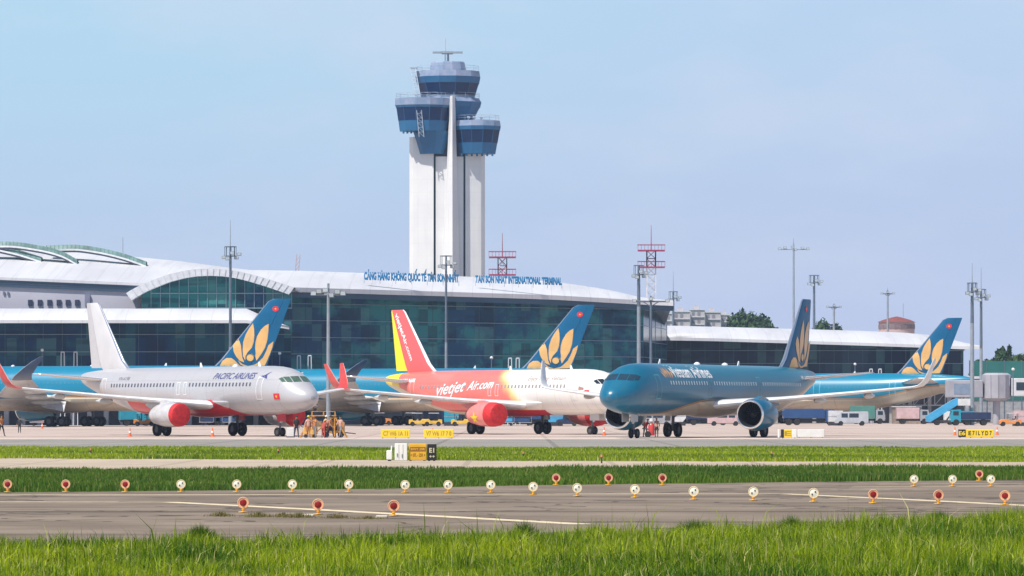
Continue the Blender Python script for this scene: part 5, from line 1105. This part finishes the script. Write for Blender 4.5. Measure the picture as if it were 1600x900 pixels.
def van(px, d, rz, col, label, name='service_van', cat='van'):
    def ex(t):
        windscreen(2.12, 1.15, 1.62, 1.85, 1.5)(t)
        for sg in (1, -1): MB().box(2.42, 2.47, sg * .62 - .12, sg * .62 + .12, .62, .8).build('headlight', HL, t)
        MB().box(2.4, 2.5, -.85, .85, .32, .5).build('bumper', VD, t)
    return veh(name, cat, label, px, d, rz, [('body', [(-2.4, .35), (2.42, .35), (2.45, .85), (2.15, 1.1), (1.55, 1.98), (-2.3, 2.02), (-2.4, 1.8)], 1.8, P_[col])], (1.55, -1.5), 1.8, .34, [(.55, 1.45, 1.15, 1.75, 1.8), (-1.0, .35, 1.15, 1.75, 1.8)], ex)
def truck(px, d, rz, cab_c, box_c, label, hb=2.9, lb=4.2, name='box_truck', cat='truck'):
    def ex(t):
        windscreen(3.12, 1.45, 2.95, 2.15, 1.8)(t); MB().box(3.1, 3.22, -1., 1., .45, .7).build('bumper', VD, t)
        for sg in (1, -1): MB().box(3.14, 3.2, sg * .75 - .14, sg * .75 + .14, .8, .98).build('headlight', HL, t)
    return veh(name, cat, label, px, d, rz, [('cab', [(1.6, .5), (3.1, .5), (3.15, 1.35), (2.9, 2.25), (1.6, 2.3)], 2.1, P_[cab_c]), ('cargo_box', [(1.5 - lb, .85), (1.5, .85), (1.5, hb), (1.5 - lb, hb)], 2.3, P_[box_c]), ('chassis', [(1.5 - lb, .5), (3.0, .5), (3.0, .8), (1.5 - lb, .8)], 1.0, VD)], (2.3, 1.9 - lb + .6), 2.1, .45, [(1.95, 2.75, 1.45, 2.05, 2.1)], ex)
def tug(px, d, rz, col, label):
    def ex(t):
        for x_ in (-1.0, .35):
            for sg in (1, -1): MB().bar((x_, sg * .6, .9), (x_ - .05, sg * .6, 1.75), .035, 6).build('canopy_post', VD, t)
        MB().box(-.75, -.35, -.3, .3, .9, 1.05, ch=.03).box(-.82, -.72, -.3, .3, 1.05, 1.4, ch=.02).build('seat', VD, t); MB().lathe([(0, .16), (.03, .18), (.05, .16)], (.1, 0, 1.15), 'z', 12).build('steering_wheel', VD, t)
    return veh('baggage_tug', 'baggage tug', label, px, d, rz, [('body', [(-1.5, .3), (1.5, .3), (1.5, .75), (1.2, .95), (.3, 1.0), (.2, .75), (-.9, .75), (-1.0, .95), (-1.5, .9)], 1.4, P_[col]), ('canopy', [(-1.1, 1.75), (.4, 1.75), (.35, 1.83), (-1.05, 1.83)], 1.35, P_['white'])], (1.0, -1.0), 1.4, .32, (), ex, 'baggage tugs among the parked aircraft')
def dolly(px, d, rz, load, label):
    t = thing('baggage_dolly', label, 'baggage dolly', (X(px, d), d, .004), rz, 'baggage dollies'); MB().box(-1.7, 1.7, -.75, .75, .42, .52, ch=.02).build('deck', P_['grey'], t)
    wheels(t, (1.2, -1.2), 1.3, .2)
    for x_ in (-1.65, 1.65):
        for sg in (1, -1): MB().bar((x_, sg * .7, .5), (x_, sg * .7, 1.55), .03, 6).build('corner_post', P_['grey'], t)
    MB().box(-1.72, 1.72, -.78, .78, 1.55, 1.6).build('roof_sheet', P_[load], t); MB().box(-1.45, 1.45, -.55, .55, .53, 1.25, ch=.1).build('load_cover', P_[load], t)
    MB().bar((1.7, 0, .4), (2.5, 0, .3), .03, 6).build('drawbar', VD, t); return t
def container(px, d, rz, col, label):
    t = thing('cargo_container', label, 'container', (X(px, d), d, .004), rz, 'air cargo containers'); MB().box(-1.0, 1.0, -.8, .8, 0, .5).build('dolly_frame', VD, t)
    MB().prism([(-1.0, .55), (.6, .55), (1.05, 1.1), (1.05, 2.15), (-1.0, 2.15)], -.78, .78).build('container_shell', P_[col], t)
    b = MB()
    MB().box(-1.02, 1.07, -.80, .80, 1.3, 1.36).build('strap_rail', P_['grey'], t); return t
L_ = math.pi
van(22, 645, L_, 'white', 'white van under the wing of the wide-bodied airliner at the far left')
container(39, 640, 0, 'silver', 'silver cargo container right of the white van at the far left'); container(51, 642, 0, 'white', 'pale cargo container standing nearest the black bogie wheels at left')
dolly(66, 615, 0, 'pink', 'rose coloured low dolly in front of the containers at the far left')
truck(203, 618, .2, 'teal', 'teal', 'teal box truck between the black bogie and the silver engine', 2.5, 3.0); tug(226, 610, 0, 'orange', 'orange tug behind the nozzle of the silver engine')
dolly(330, 628, 0, 'navy', 'navy covered dolly seen under the red belly, left one'); dolly(352, 628, 0, 'blue', 'blue covered dolly seen under the red belly, right one')
van(400, 640, .1, 'white', 'white van seen between the main and nose wheels of the silver airliner')
tug(597, 646, 0, 'orange', 'orange tug peeping out just above the right black bogie'); tug(638, 644, L_, 'pink', 'rose coloured tug left of the yellow loaders behind the red tail')
tug(656, 598, 0, 'yellow', 'yellow tug left one of two, behind the yellow airfield signs'); tug(674, 600, L_, 'yellow', 'yellow tug, right one of two, behind the yellow airfield signs')
truck(687, 640, 0, 'navy', 'blue', 'blue box truck under the tail of the red airliner', 2.9, 3.8); container(705, 612, 0, 'teal', 'teal container between the blue truck and the red engine'); tug(722, 598, 0, 'yellow', 'yellow tug touching the outline of the red engine at its left')
dolly(785, 610, 0, 'cyan', 'light blue dolly left of the middle red airliner wheels'); dolly(812, 612, 0, 'blue', 'blue dolly just left of the middle main wheels of the red airliner'); truck(838, 640, .1, 'navy', 'blue', 'blue truck behind the main wheels of the red airliner', 2.5, 3.4); container(868, 606, 0, 'cyan', 'light blue container right of the red airliner main wheels'); tug(886, 604, L_, 'navy', 'navy tug beside the nose wheel of the red airliner')
van(1024, 600, L_, 'grey', 'grey van behind the nose wheel of the front teal airliner'); container(1060, 620, 0, 'white', 'white container just right of the front teal airliner starboard wheels')
truck(1105, 640, 0, 'navy', 'navy', 'navy truck under the belly of the front teal airliner', 2.3, 4.5); van(1132, 612, 0, 'pink', 'dull rose van under the belly of the front teal airliner')
veh('fuel_bowser', 'fuel truck', 'long blue fuel truck right of the big teal engine', 1262, 640, 0, [('cab', [(2.6, .5), (4.1, .5), (4.15, 1.4), (3.9, 2.3), (2.6, 2.35)], 2.2, P_['blue']), ('tank', [(-3.6, 1.0), (2.4, 1.0), (2.5, 1.3), (2.5, 2.1), (2.2, 2.4), (-3.4, 2.4), (-3.7, 2.1), (-3.7, 1.3)], 2.2, P_['blue']), ('chassis', [(-3.6, .55), (3.9, .55), (3.9, .9), (-3.6, .9)], 1., VD)], (3.3, -1.6, -2.8), 2.2, .48, [(2.9, 3.8, 1.5, 2.1, 2.2)], windscreen(4.1, 1.5, 3.95, 2.2, 1.9))
container(1305, 625, 0, 'white', 'whitish container right of the blue fuel truck'); van(1330, 620, L_, 'silver', 'silver van with dark windows under the rear of the hidden teal airliner')
truck(1352, 700, 0, 'grey', 'green', 'dull green box truck beside the silver van at right', 2.9, 4.0)
# belt loader
t = thing('stair_vehicle', 'sky blue covered boarding stairs sloping up to the right, on a teal truck', 'boarding stairs', (X(1447, 640), 640, .004))
MB().prism([(0, .55), (.55, .45), (4.6, 3.0), (4.6, 4.0), (3.9, 3.75), (0, 1.35)], -.9, .9).build('stair_flank', P_['cyan'], t)
b = MB(); [b.box(.3 + i * .28, .62 + i * .28, -.75, .75, .62 + i * .175, .80 + i * .175) for i in range(15)]; b.build('stair_treads', P_['grey'], t)
MB().box(4.6, 6.4, -.95, .95, 2.9, 3.05).box(4.6, 6.4, -.95, -.9, 3.05, 3.9).box(4.6, 6.4, .9, .95, 3.05, 3.9).build('top_platform', P_['white'], t)
MB().box(.8, 6.6, -.7, .7, .4, .75, ch=.03).build('chassis', VD, t); MB().prism([(5.0, .5), (7.2, .5), (7.3, 1.3), (6.9, 2.1), (5.0, 2.1)], -1, 1).build('cab', P_['teal'], t); MB().bar((3, 0, .7), (4.6, 0, 2.9), .1, 6).build('lift_ram', VD, t); wheels(t, (1.6, 6.0), 1.9, .4)
for sg in (1, -1): MB().box(5.6, 6.8, sg * 1.01 - .006, sg * 1.01 + .006, 1.3, 1.9).build('side_window', VG, t)
van(1500, 652, 0, 'white', 'white van directly behind the sky blue boarding stairs'); truck(1518, 628, L_, 'teal', 'navy', 'dark truck with teal cab right of the sky blue boarding stairs', 1.9, 4.2)
tug(1578, 600, L_, 'orange', 'orange tug at the right edge, in front of the grey passenger bridge'); container(1594, 606, 0, 'pink', 'rose coloured container at the very right edge of the photo'); truck(1421, 690, 0, 'grey', 'pink', 'brownish grey truck under the walkway, left of the boarding stairs', 2.6, 3.6)
# passenger bridges
BG = mat('bridge_lilac_grey', (.42, .41, .45), .5, scale=.6, col2=(.34, .33, .37)); BW = mat('bridge_white', (.62, .62, .64), .5, scale=.6, var=.1)
def bridge(px, d, label, wd=9.5, cab=False):
    t = thing('passenger_bridge', label, 'passenger bridge', (X(px, d), d, .004), 0, 'passenger bridges')
    MB().lathe([(3.6, 1.2), (4.0, wd * .25), (7.5, wd * .25), (7.8, wd * .2)], n=12, caps=True, smooth=False).build('rotunda', BG, t)
    MB().bar((0, 0, 0), (0, 0, 3.7), .55, 12).build('rotunda_column', BG, t); b = MB()
    for i in range(12): a_ = 2 * PI * i / 12; q = wd * .25 + .02; b.bar((q * math.cos(a_), q * math.sin(a_), 4.0), (q * math.cos(a_), q * math.sin(a_), 7.5), .07, 4)
    b.build('rotunda_frame', P_['grey'], t)
    MB().box(wd * .25, wd * .25 + 14, -1.3, 1.3, 4.3, 7.0, ch=.1).build('tunnel', BW, t)
    for i in range(5): MB().box(wd * .25 + .7 + i * 2.6, wd * .25 + 2.6 + i * 2.6, -1.34, -1.305, 5.2, 6.4).build('tunnel_window', VG, t)
    for x_ in (5, 11): MB().box(x_ - .25, x_ + .25, -1, -.6, 0, 4.3).box(x_ - .25, x_ + .25, .6, 1, 0, 4.3).build('tunnel_leg', P_['grey'], t)
    MB().box(-wd * .25 - 5.5, -wd * .25, -1.2, 1.2, 4.1, 6.7, ch=.1).build('bridge_head', BG, t)
    MB().box(-wd * .25 - 4.4, -wd * .25 - 1.6, -1.24, -1.205, 4.6, 6.2).build('head_panel', mm('head_panel_blue', (.22, .28, .38), .4), t)
    MB().box(-wd * .25 - 2.6, -wd * .25 - 2.2, -.9, .9, 0, 4.1).build('drive_column', P_['grey'], t); wheels(t, (-wd * .25 - 2.4,), 1.9, .55); return t
bridge(1557, 655, 'lilac grey passenger bridge with a round head behind the boarding stairs', 8.5)
# steel truss stand under the hidden teal airliner tail
t = thing('steel_gantry', 'white steel truss walkway under the tail of the hidden teal airliner', 'gantry', (X(1395, 705), 705, .004)); b = MB()
for i in range(8): x_ = i * 1.7; b.bar((x_, 0, 3.0), (x_, 0, 5.0), .09, 4); b.bar((x_, 0, 3.0), (x_ + 1.7, 0, 5.0), .07, 4)
b.bar((0, 0, 3.0), (13.6, 0, 3.0), .14, 4).bar((0, 0, 5.0), (13.6, 0, 5.0), .14, 4); b.build('truss', BW, t)
for x_ in (.3, 4.5, 9, 13.4): MB().bar((x_, 0, 0), (x_, 0, 3), .18, 8).build('truss_leg', BW, t)
t = thing('equipment_shed', 'brownish kiosk with dark openings under the walkway at right', 'shed', (X(1396, 700), 700, .004)); MB().box(0, 4.4, 0, 3, 0, 2.7).build('shed_wall', mm('shed_brown', (.30, .24, .20), .8, var=.3), t); MB().box(-.15, 4.55, -.2, 3.2, 2.7, 2.85).build('shed_roof', BW, t)
for x_ in (.4, 1.8, 3.2): MB().box(x_, x_ + .9, -.04, -.005, .9, 2.1).build('window', VG, t)
# slim arch frames and lamp posts behind the fuselages
FRW = mm('frame_white', (.62, .66, .70), .5)
fr_l = ['far left pair, left', 'far left pair, right', 'pair behind the silver nose, left', 'pair behind the silver nose, right', 'pair by the second lotus tail, left', 'pair by the second lotus tail, right', 'pair by the right lotus tail, left', 'pair by the right lotus tail, right']
for i, (px, pyt) in enumerate(((98, 550), (118, 550), (467, 556), (484, 556), (797, 560), (809, 560), (1361, 577), (1375, 577))):
    d = 634 if i < 6 else 733; t = thing('arch_frame', 'slim white arch frame rising behind the fuselages, ' + fr_l[i] + ' one', 'frame', (X(px, d), d, 0), group='slim white arch frames'); zt_ = Z(pyt, d); b = MB()
    b.bar((-.33, 0, 0), (-.22, 0, zt_), .085, 6).bar((.33, 0, 0), (.22, 0, zt_), .085, 6); b.build('frame_legs', FRW, t); MB().bar((-.24, 0, zt_), (.24, 0, zt_), .1, 6).build('frame_top', FRW, t)
lp_l = ['behind the far left wing', 'behind the silver nose', 'behind the red fuselage', 'left of the right lotus tail', 'before the green fence at right', 'at the white roofed walkway']
for i, (px, py) in enumerate(((66, 547), (437, 552), (768, 559), (1336, 569), (1583, 577))):
    d = 632 if i != 3 else 730; t = thing('lamp_post', 'small white globe lamp post ' + lp_l[i], 'lamp post', (X(px, d), d, 0), group='small white lamp posts'); z1 = Z(py, d)
    MB().bar((0, 0, 0), (0, 0, z1 - .2), .08, 6).build('post', MST, t); MB().lathe([(-.24, .01), (-.16, .18), (0, .25), (.16, .18), (.24, .01)], (0, 0, z1), 'z', 12).build('lamp_globe', WHITE, t)

# ---------------------------------------------------------------- orange stand and crew by the silver nose
d0 = 350; OR = mat('orange_steel', (.66, .33, .06), .5, scale=3, var=.2)
t = thing('maintenance_stand', 'orange steel access stand with steps at both ends, by the silver nose', 'access stand', (X(487, d0), d0, .004))
b = MB(); DK = 1.72; XW = 1.85
for x_ in (0, XW):
    for y_ in (0, 1.3): b.bar((x_, y_, 0), (x_, y_, DK), .055, 6)
    b.bar((x_, 0, DK * .5), (x_, 1.3, DK * .5), .04, 4)
for y_ in (0, 1.3): b.bar((0, y_, .15), (XW, y_, DK), .04, 4).bar((XW, y_, .15), (0, y_, DK), .04, 4).bar((0, y_, .85), (XW, y_, .85), .045, 4)
b.build('stand_frame', OR, t)
MB().box(-.1, XW + .1, -.1, 1.4, DK, DK + .08).build('stand_deck', OR, t)
for sg, x0 in ((-1, 0), (1, XW)):
    b = MB(); b.bar((x0 + sg * .95, 0, 0), (x0, 0, DK), .06, 4).bar((x0 + sg * .95, 1.2, 0), (x0, 1.2, DK), .06, 4)
    for i in range(7): q = 1 - (i + .5) / 7; b.box(x0 + sg * .95 * q - .12, x0 + sg * .95 * q + .12, 0, 1.2, DK * (1 - q) - .02, DK * (1 - q) + .02)
    b.build('steps', OR, t)
b = MB()
for y_ in (0, 1.3): b.bar((0, y_, DK + .38), (XW, y_, DK + .38), .03, 4); [b.bar((x_, y_, DK), (x_, y_, DK + .38), .03, 4) for x_ in (0, XW / 2, XW)]
b.bar((0, 0, DK + .38), (0, 1.3, DK + .38), .03, 4).bar((XW, 0, DK + .38), (XW, 1.3, DK + .38), .03, 4); b.build('handrail', OR, t)
MB().box(.15, .8, .3, .9, .9, 1.35, ch=.03).build('stored_box', mm('box_cream', (.70, .62, .45), .6), t); MB().box(1.0, 1.6, .4, 1., .9, 1.2, ch=.03).build('stored_box', mm('box_rust', (.40, .13, .06), .6), t)
t = thing('tool_cart', 'orange and amber equipment cart at the left foot of the orange stand', 'cart', (X(474, d0 - 2), d0 - 2, .004)); MB().box(0, 1.1, 0, .8, .25, .85, ch=.04).build('cart_body', mm('cart_amber', (.80, .45, .12), .5, var=.3, scale=4), t); MB().box(.05, 1.05, .05, .75, .86, 1.05, ch=.04).build('cart_lid', P_['orange'], t); wheels(t, (.2, .9), .9, .14); MB().bar((0, .4, .8), (-.35, .4, 1.05), .03, 6).build('cart_handle', VD, t)
t = thing('ground_power_unit', 'orange towed power unit at the right foot of the orange stand', 'power unit', (X(521, d0 + 1), d0 + 1, .004)); MB().box(-.9, .9, -.55, .55, .35, 1.25, ch=.06).build('unit_housing', OR, t)
for i in range(4): MB().box(-.7 + i * .38, -.45 + i * .38, -.57, -.555, .55, 1.0).build('vent_grille', VD, t)
wheels(t, (-.6, .6), 1.1, .24); MB().bar((.9, 0, .4), (1.8, 0, .3), .04, 6).build('drawbar', VD, t)
t = thing('wheel_chock_box', 'small pale box on the apron just right of the silver nose wheel', 'box', (X(454, 352), 352, .004)); MB().box(-.3, .3, -.25, .25, .06, .78, ch=.03).build('box_body', P_['white'], t); MB().box(-.32, .32, -.27, .27, 0, .06).build('box_skid', VD, t)
ppl = [(463, 349, .3, 'walk', 'dark', 'navy', None, 'person in dark clothes walking beside the small pale box by the silver nose wheel'),
 (482, 348, .2, 'stand', 'pink', 'orange', 'yellow', 'person in pale rose shirt standing before the left leg of the orange stand'),
 (492, 347.6, -.8, 'reach', 'orange', 'grey', 'orange', 'person in orange reaching out at the foot of the orange steps'),
 (505, 347.2, 2.8, 'bend', 'red', 'red', 'yellow', 'person in red overalls bending below the middle of the stand'),
 (510, 348.6, 0, 'stand', 'pink', 'dark', 'white', 'person in rose shirt, dark trousers and white cap right of the bending one in red'),
 (516, 347.8, 1., 'walk', 'orange', 'navy', None, 'bareheaded person in orange top walking by the power unit'),
 (532, 348.2, -.6, 'walk', 'pink', 'grey', None, 'rightmost person of the crew, in pale rose, stepping away from the stand')]
for q in ppl: person(*q)
person(2, 366, .8, 'walk', 'orange', 'dark', None, 'person in orange top walking at the left edge of the photo', 1.05); person(30.5, 420, 0, 'stand', 'dark', 'dark', None, 'small dark dressed person alone on the apron at far left', .62 * 1.4)
t = thing('fire_extinguisher_cart', 'red wheeled fire extinguisher with white top between the teal airliner wheels', 'fire extinguisher', (X(1018, 353), 353, .004)); MB().lathe([(.2, .02), (.22, .26), (.95, .26), (1.12, .16), (1.2, .06)], n=16).build('cylinder', P_['red'], t); MB().lathe([(1.2, .10), (1.3, .2), (1.5, .16), (1.55, .02)], n=12).build('hose_cap', P_['white'], t); wheels(t, (-.3,), .8, .25); MB().bar((-.75, 0, .72), (-.2, 0, .66), .05, 6).bar((.2, 0, .66), (.62, 0, .6), .05, 6).build('tow_handle', VD, t); MB().box(-.35, .35, -.3, .3, .14, .22).build('cart_frame', P_['red'], t)
person(1008, 354, .4, 'bend', 'red', 'dark', None, 'person in red bending left of the red fire extinguisher'); person(1026, 355, -.5, 'stand', 'pink', 'dark', 'white', 'person in rose shirt right of the red fire extinguisher', .92)
# cones
CO = mm('cone_orange', (.85, .18, .04), .5); CW = mm('cone_white', (.8, .8, .78), .5)
def cone():
    t = thing('traffic_cone', 'x', 'traffic cone', group='orange traffic cones'); MB().box(-.2, .2, -.2, .2, 0, .04, ch=.01).build('cone_base', CO, t); MB().lathe([(.04, .14), (.75, .03), (.76, .005)], n=14).build('cone_body', CO, t); MB().lathe([(.32, .108), (.48, .082)], n=14).build('cone_band', CW, t); return t
c0 = cone()
for i, (px, d, lab) in enumerate(((203, 362, 'orange cone left of the wheels under the silver engine'), (332, 362, 'orange cone between the two main wheels of the silver airliner'), (66, 520, 'orange cone at the left below the dark bogies'), (944, 380, 'orange cone between the red airliner nose wheel and the teal engine'), (1492, 380, 'orange cone left of the black and yellow airfield sign'), (1558, 385, 'orange cone right of the black and yellow airfield sign'), (676, 352, 'orange cone close behind the yellow sign nearest the red engine'))):
    loc = (X(px, d), d, .004)
    if i == 0: c0.location = loc; c0['label'] = lab
    else: dup(c0, loc, 0, lab)

# ---------------------------------------------------------------- distance: trees, houses, fence
def leaf_mat(nm, c1, c2):
    m, nt, b = newmat(nm); n = N(nt); at = nt.nodes.new('ShaderNodeAttribute'); at.attribute_name = 'tone'; s3 = nt.nodes.new('ShaderNodeSeparateColor'); L(nt, at.outputs['Color'], s3.inputs[0])
    L(nt, n.mix(s3.outputs[0], c1, c2), b.inputs['Base Color']); b.inputs['Roughness'].default_value = .7; b.inputs['Specular IOR Level'].default_value = .2; return m
LEAF = leaf_mat('broad_leaves', (.020, .055, .020), (.06, .115, .03)); LEAF2 = leaf_mat('lighter_leaves', (.035, .08, .015), (.09, .14, .04)); BARK = mm('bark_brown', (.12, .09, .06), .9, var=.3)
def tree(px, d, ytop, wpx, label, m_=LEAF, nl=9, dens=1., conif=False):
    t = thing('conifer_tree' if conif else 'broadleaf_tree', label, 'tree', (X(px, d), d, 0), group='trees beyond the terminal'); Ht = Z(ytop, d); W = wpx / 2 * d / F
    b = MB().bar((0, 0, 0), (.1, 0, Ht * .6), .3, 8, r2=.15)
    for i in range(5): a_ = i * 1.3; b.bar((.05, 0, Ht * (.4 + .04 * i)), (math.cos(a_) * W * .5, math.sin(a_) * W * .4, Ht * (.62 + .05 * i)), .12, 5, r2=.05)
    b.build('trunk', BARK, t)
    Vs = []; T = []
    lobes = []
    for i in range(nl):
        a_ = rng.random() * 2 * PI; rr = rng.random() ** .5
        if conif: zz = Ht * (.35 + .6 * i / nl); lobes.append((0, 0, zz, W * (1.05 - i / nl), Ht * .09))
        else: zz = Ht * (.50 + .32 * rng.random()) ; lobes.append((math.cos(a_) * rr * W * .72, math.sin(a_) * rr * W * .6, zz, W * (.26 + .2 * rng.random()), Ht * (.10 + .08 * rng.random())))
    if not conif: lobes += [(-.1 * W, 0, Ht * .85, W * .58, Ht * .13), (-W * .55, 0, Ht * .68, W * .45, Ht * .16), (W * .55, 0, Ht * .66, W * .45, Ht * .16), (0, 0, Ht * .66, W * .8, Ht * .2), (.2 * W, -.3 * W, Ht * .76, W * .55, Ht * .15)]
    for (lx, ly, lz, lr, lh) in lobes:
        k_ = int(520 * dens)
        v = rng.normal(size=(k_, 3)); v /= np.linalg.norm(v, axis=1)[:, None]; rad = (.72 + .38 * rng.random(k_)) * (1 + .2 * np.sin(v[:, 0] * 7 + lx) * np.cos(v[:, 2] * 6))
        p_ = v * rad[:, None] * np.array([lr, lr, lh]) + np.array([lx, ly, lz]); s_ = (.34 + .4 * rng.random(k_)) * (d / 1000) ** .5; u_ = rng.normal(size=(k_, 3)); u_ /= np.linalg.norm(u_, axis=1)[:, None]; w2 = np.cross(u_, v); w2 /= np.maximum(np.linalg.norm(w2, axis=1), 1e-3)[:, None]
        q = np.stack([p_ - u_ * s_[:, None], p_ + w2 * s_[:, None] * .6, p_ + u_ * s_[:, None], p_ - w2 * s_[:, None] * .6], 1); Vs.append(q.reshape(-1, 3)); T.append(np.repeat(np.clip(.35 + rng.normal(0, .22, k_) + .2 * (rng.random() - .5), 0, 1), 4))
    V = np.concatenate(Vs); T = np.concatenate(T); me = bpy.data.meshes.new('crown'); nf = len(V) // 4; me.vertices.add(len(V)); me.vertices.foreach_set('co', V.reshape(-1)); me.loops.add(nf * 4); me.loops.foreach_set('vertex_index', np.arange(nf * 4, dtype=np.int32)); me.polygons.add(nf); me.polygons.foreach_set('loop_start', np.arange(0, nf * 4, 4, dtype=np.int32)); me.update(calc_edges=True)
    ca = me.color_attributes.new('tone', 'FLOAT_COLOR', 'POINT'); C = np.zeros((len(V), 4)); C[:, 0] = T; C[:, 3] = 1; ca.data.foreach_set('color', C.reshape(-1)); me.materials.append(m_)
    o = bpy.data.objects.new('crown', me); COL.objects.link(o); o.parent = t; return t
tree(1173, 1140, 485, 54, 'middle crown of the dark tree trio above the low right roof'); tree(1155, 1150, 484, 56, 'left crown of the dark tree trio above the low right roof'); tree(1190, 1160, 489, 54, 'right crown of the dark tree trio above the low right roof', nl=8)
tree(1285, 1200, 498, 44, 'low dark tree just right of the front teal tail'); tree(1307, 1210, 504, 36, 'lowest dark tree partly behind the small far lamp mast')
tree(1566, 900, 543, 34, 'round dark tree at right, beside the pointed one', nl=8); tree(1577, 902, 537, 9, 'pointed dark conifer among the trees at right', conif=True, dens=.5); tree(1590, 890, 553, 34, 'lighter green tree at the right edge above the green fence', LEAF2); tree(1548, 930, 560, 36, 'low tree right behind the twin masts', LEAF2); tree(1612, 905, 548, 50, 'tree cut by the right edge of the photo', LEAF2); tree(1530, 960, 562, 30, 'low tree just right of the terminal roof tip', LEAF)
# green mesh fence
t = thing('mesh_fence', 'teal green screen fence in front of the trees at right', 'fence', (X(1515, 800), 800, 0)); FG = mat('fence_green', (.015, .13, .12), .7, scale=.3, col2=(.02, .17, .15))
for i in range(8): MB().box(i * 3.2 + .08, i * 3.2 + 3.12, 0, .05, 4.0, Z(564, 800)).build('screen_panel', FG, t); MB().bar((i * 3.2, .08, 0), (i * 3.2, .08, Z(563, 800)), .1, 6).build('fence_post', MST, t)
MB().box(-.5, 26, .1, .3, 0, 4.0).build('fence_wall', mm('fence_wall_grey', (.33, .34, .36), .8, var=.2), t)
# round house with red roof
t = thing('round_house', 'pinkish round building with a low red roof above the right wing', 'building', (X(1401, 1000), 1000, 0)); k_ = 1000 / F
MB().lathe([(0, 28 * k_), (Z(503, 1000), 28 * k_)], n=24, smooth=True).build('wall', mat('pink_wall', (.50, .36, .34), .7, scale=.2, var=.15), t); MB().lathe([(Z(503.5, 1000), 30 * k_), (Z(500, 1000), 22 * k_), (Z(496, 1000), 8 * k_), (Z(494.5, 1000), .1)], n=24).build('roof', mm('roof_maroon', (.24, .07, .06), .7), t)
MB().bar((1.5, 0, Z(495, 1000)), (1.5, 0, Z(474, 1000)), .08, 4).build('antenna', MSL, t)
for i in range(9): a_ = PI + PI * (i + .5) / 9; MB().box(-.7, .7, -.06, .06, Z(514, 1000), Z(507, 1000)).build('window', mm('window_brown_grey', (.22, .16, .17), .5), t).matrix_local = Matrix.Translation((28 * k_ * math.cos(a_), 28 * k_ * math.sin(a_), 0)) @ Matrix.Rotation(a_ + PI / 2, 4, 'Z')  # windows in one even brown-grey
# housing blocks
HW = mat('pale_block_wall', (.55, .50, .52), .8, scale=.1, var=.12); HS = mm('block_window_grey', (.26, .25, .30), .8)  # second colour is the plain dark grey of the block windows
blk_l = ['far pale housing block left of the short mast', 'far pale housing block just right of the short mast', 'tallest far pale housing block in its row', 'far pale housing block next to the dark tree trio', 'lowest far pale block at the end of the row']
for i, (a_, b_, y_) in enumerate(((1022, 1050, 489), (1052, 1078, 486), (1079, 1101, 483), (1102, 1126, 487), (1127, 1140, 491))):
    d = 1700 + i * 12; t = thing('housing_block', blk_l[i], 'building', (X(a_, d), d, 0), group='far housing blocks'); w_ = (b_ - a_) * d / F; z_ = Z(y_, d)
    wl_ = MB().box(0, w_, 0, 12, 0, z_).build('wall', HW, t); MB().box(w_ * .3, w_ * .6, 2, 8, z_, z_ + 1.6).build('roof_tank', HW, t); MB().box(-.3, w_ + .3, -.3, 12.3, z_ - .4, z_ + .02 - .4 + .5).build('roof_slab', P_['white'], t)
    for f_ in range(4):
        for j in range(max(2, int(w_ / 2.2))): MB().box(.5 + j * 2.2, 1.7 + j * 2.2, -.06, -.01, z_ - 2.6 - f_ * 3, z_ - 1.2 - f_ * 3).build('window', HS, t)
        MB().box(.1, w_ - .1, -.5, -.07, z_ - 3.25 - f_ * 3, z_ - 3.05 - f_ * 3).build('balcony_slab', P_['white'], t)
# distant tree line closing the horizon at the sides
for sgn in (0,):
    nT = 5200; px_ = rng.random(nT) * 2600 - 1300; x = px_; y = 1900 + rng.random(nT) * 60; V = []
hz = MB()
x = rng.random(26000) * 2400 - 1200; y = 1950 + rng.random(26000) * 50; hgt = 9 + 6 * vnoise(x + 3000, y * 0, 60, 31) + 4 * vnoise(x + 3000, y * 0, 14, 32); z_ = rng.random(26000) * hgt; s_ = 1.0 + rng.random(26000)
u_ = rng.normal(size=(26000, 3)); u_ /= np.linalg.norm(u_, axis=1)[:, None]; w2 = np.cross(u_, rng.normal(size=(26000, 3))); w2 /= np.linalg.norm(w2, axis=1)[:, None]; p_ = np.stack([x, y, z_], 1)
V = np.stack([p_ - u_ * s_[:, None], p_ + w2 * s_[:, None], p_ + u_ * s_[:, None], p_ - w2 * s_[:, None]], 1).reshape(-1, 3); me = bpy.data.meshes.new('distant_woods'); me.vertices.add(len(V)); me.vertices.foreach_set('co', V.reshape(-1)); nf = len(V) // 4; me.loops.add(nf * 4); me.loops.foreach_set('vertex_index', np.arange(nf * 4, dtype=np.int32)); me.polygons.add(nf); me.polygons.foreach_set('loop_start', np.arange(0, nf * 4, 4, dtype=np.int32)); me.update(calc_edges=True); me.materials.append(mm('far_foliage', (.04, .08, .03), .8, var=.4, scale=.05))
o = bpy.data.objects.new('distant_woods', me); COL.objects.link(o); tag(o, 'low belt of far woodland behind the airport', 'woods', kind='stuff')
# ---------------------------------------------------------------- humid haze
m = bpy.data.materials.new('humid_air'); m.use_nodes = True; nt = m.node_tree; nt.nodes.remove(nt.nodes['Principled BSDF'])
pv = nt.nodes.new('ShaderNodeVolumePrincipled'); pv.inputs['Color'].default_value = (.62, .76, 1, 1); pv.inputs['Density'].default_value = .00012; pv.inputs['Anisotropy'].default_value = .2; L(nt, pv.outputs[0], nt.nodes['Material Output'].inputs['Volume'])
o = MB().box(-1500, 1500, -120, 2300, -1, 110).build('haze', m); tag(o, 'thin humid haze in the air over the airfield', 'haze', kind='stuff')
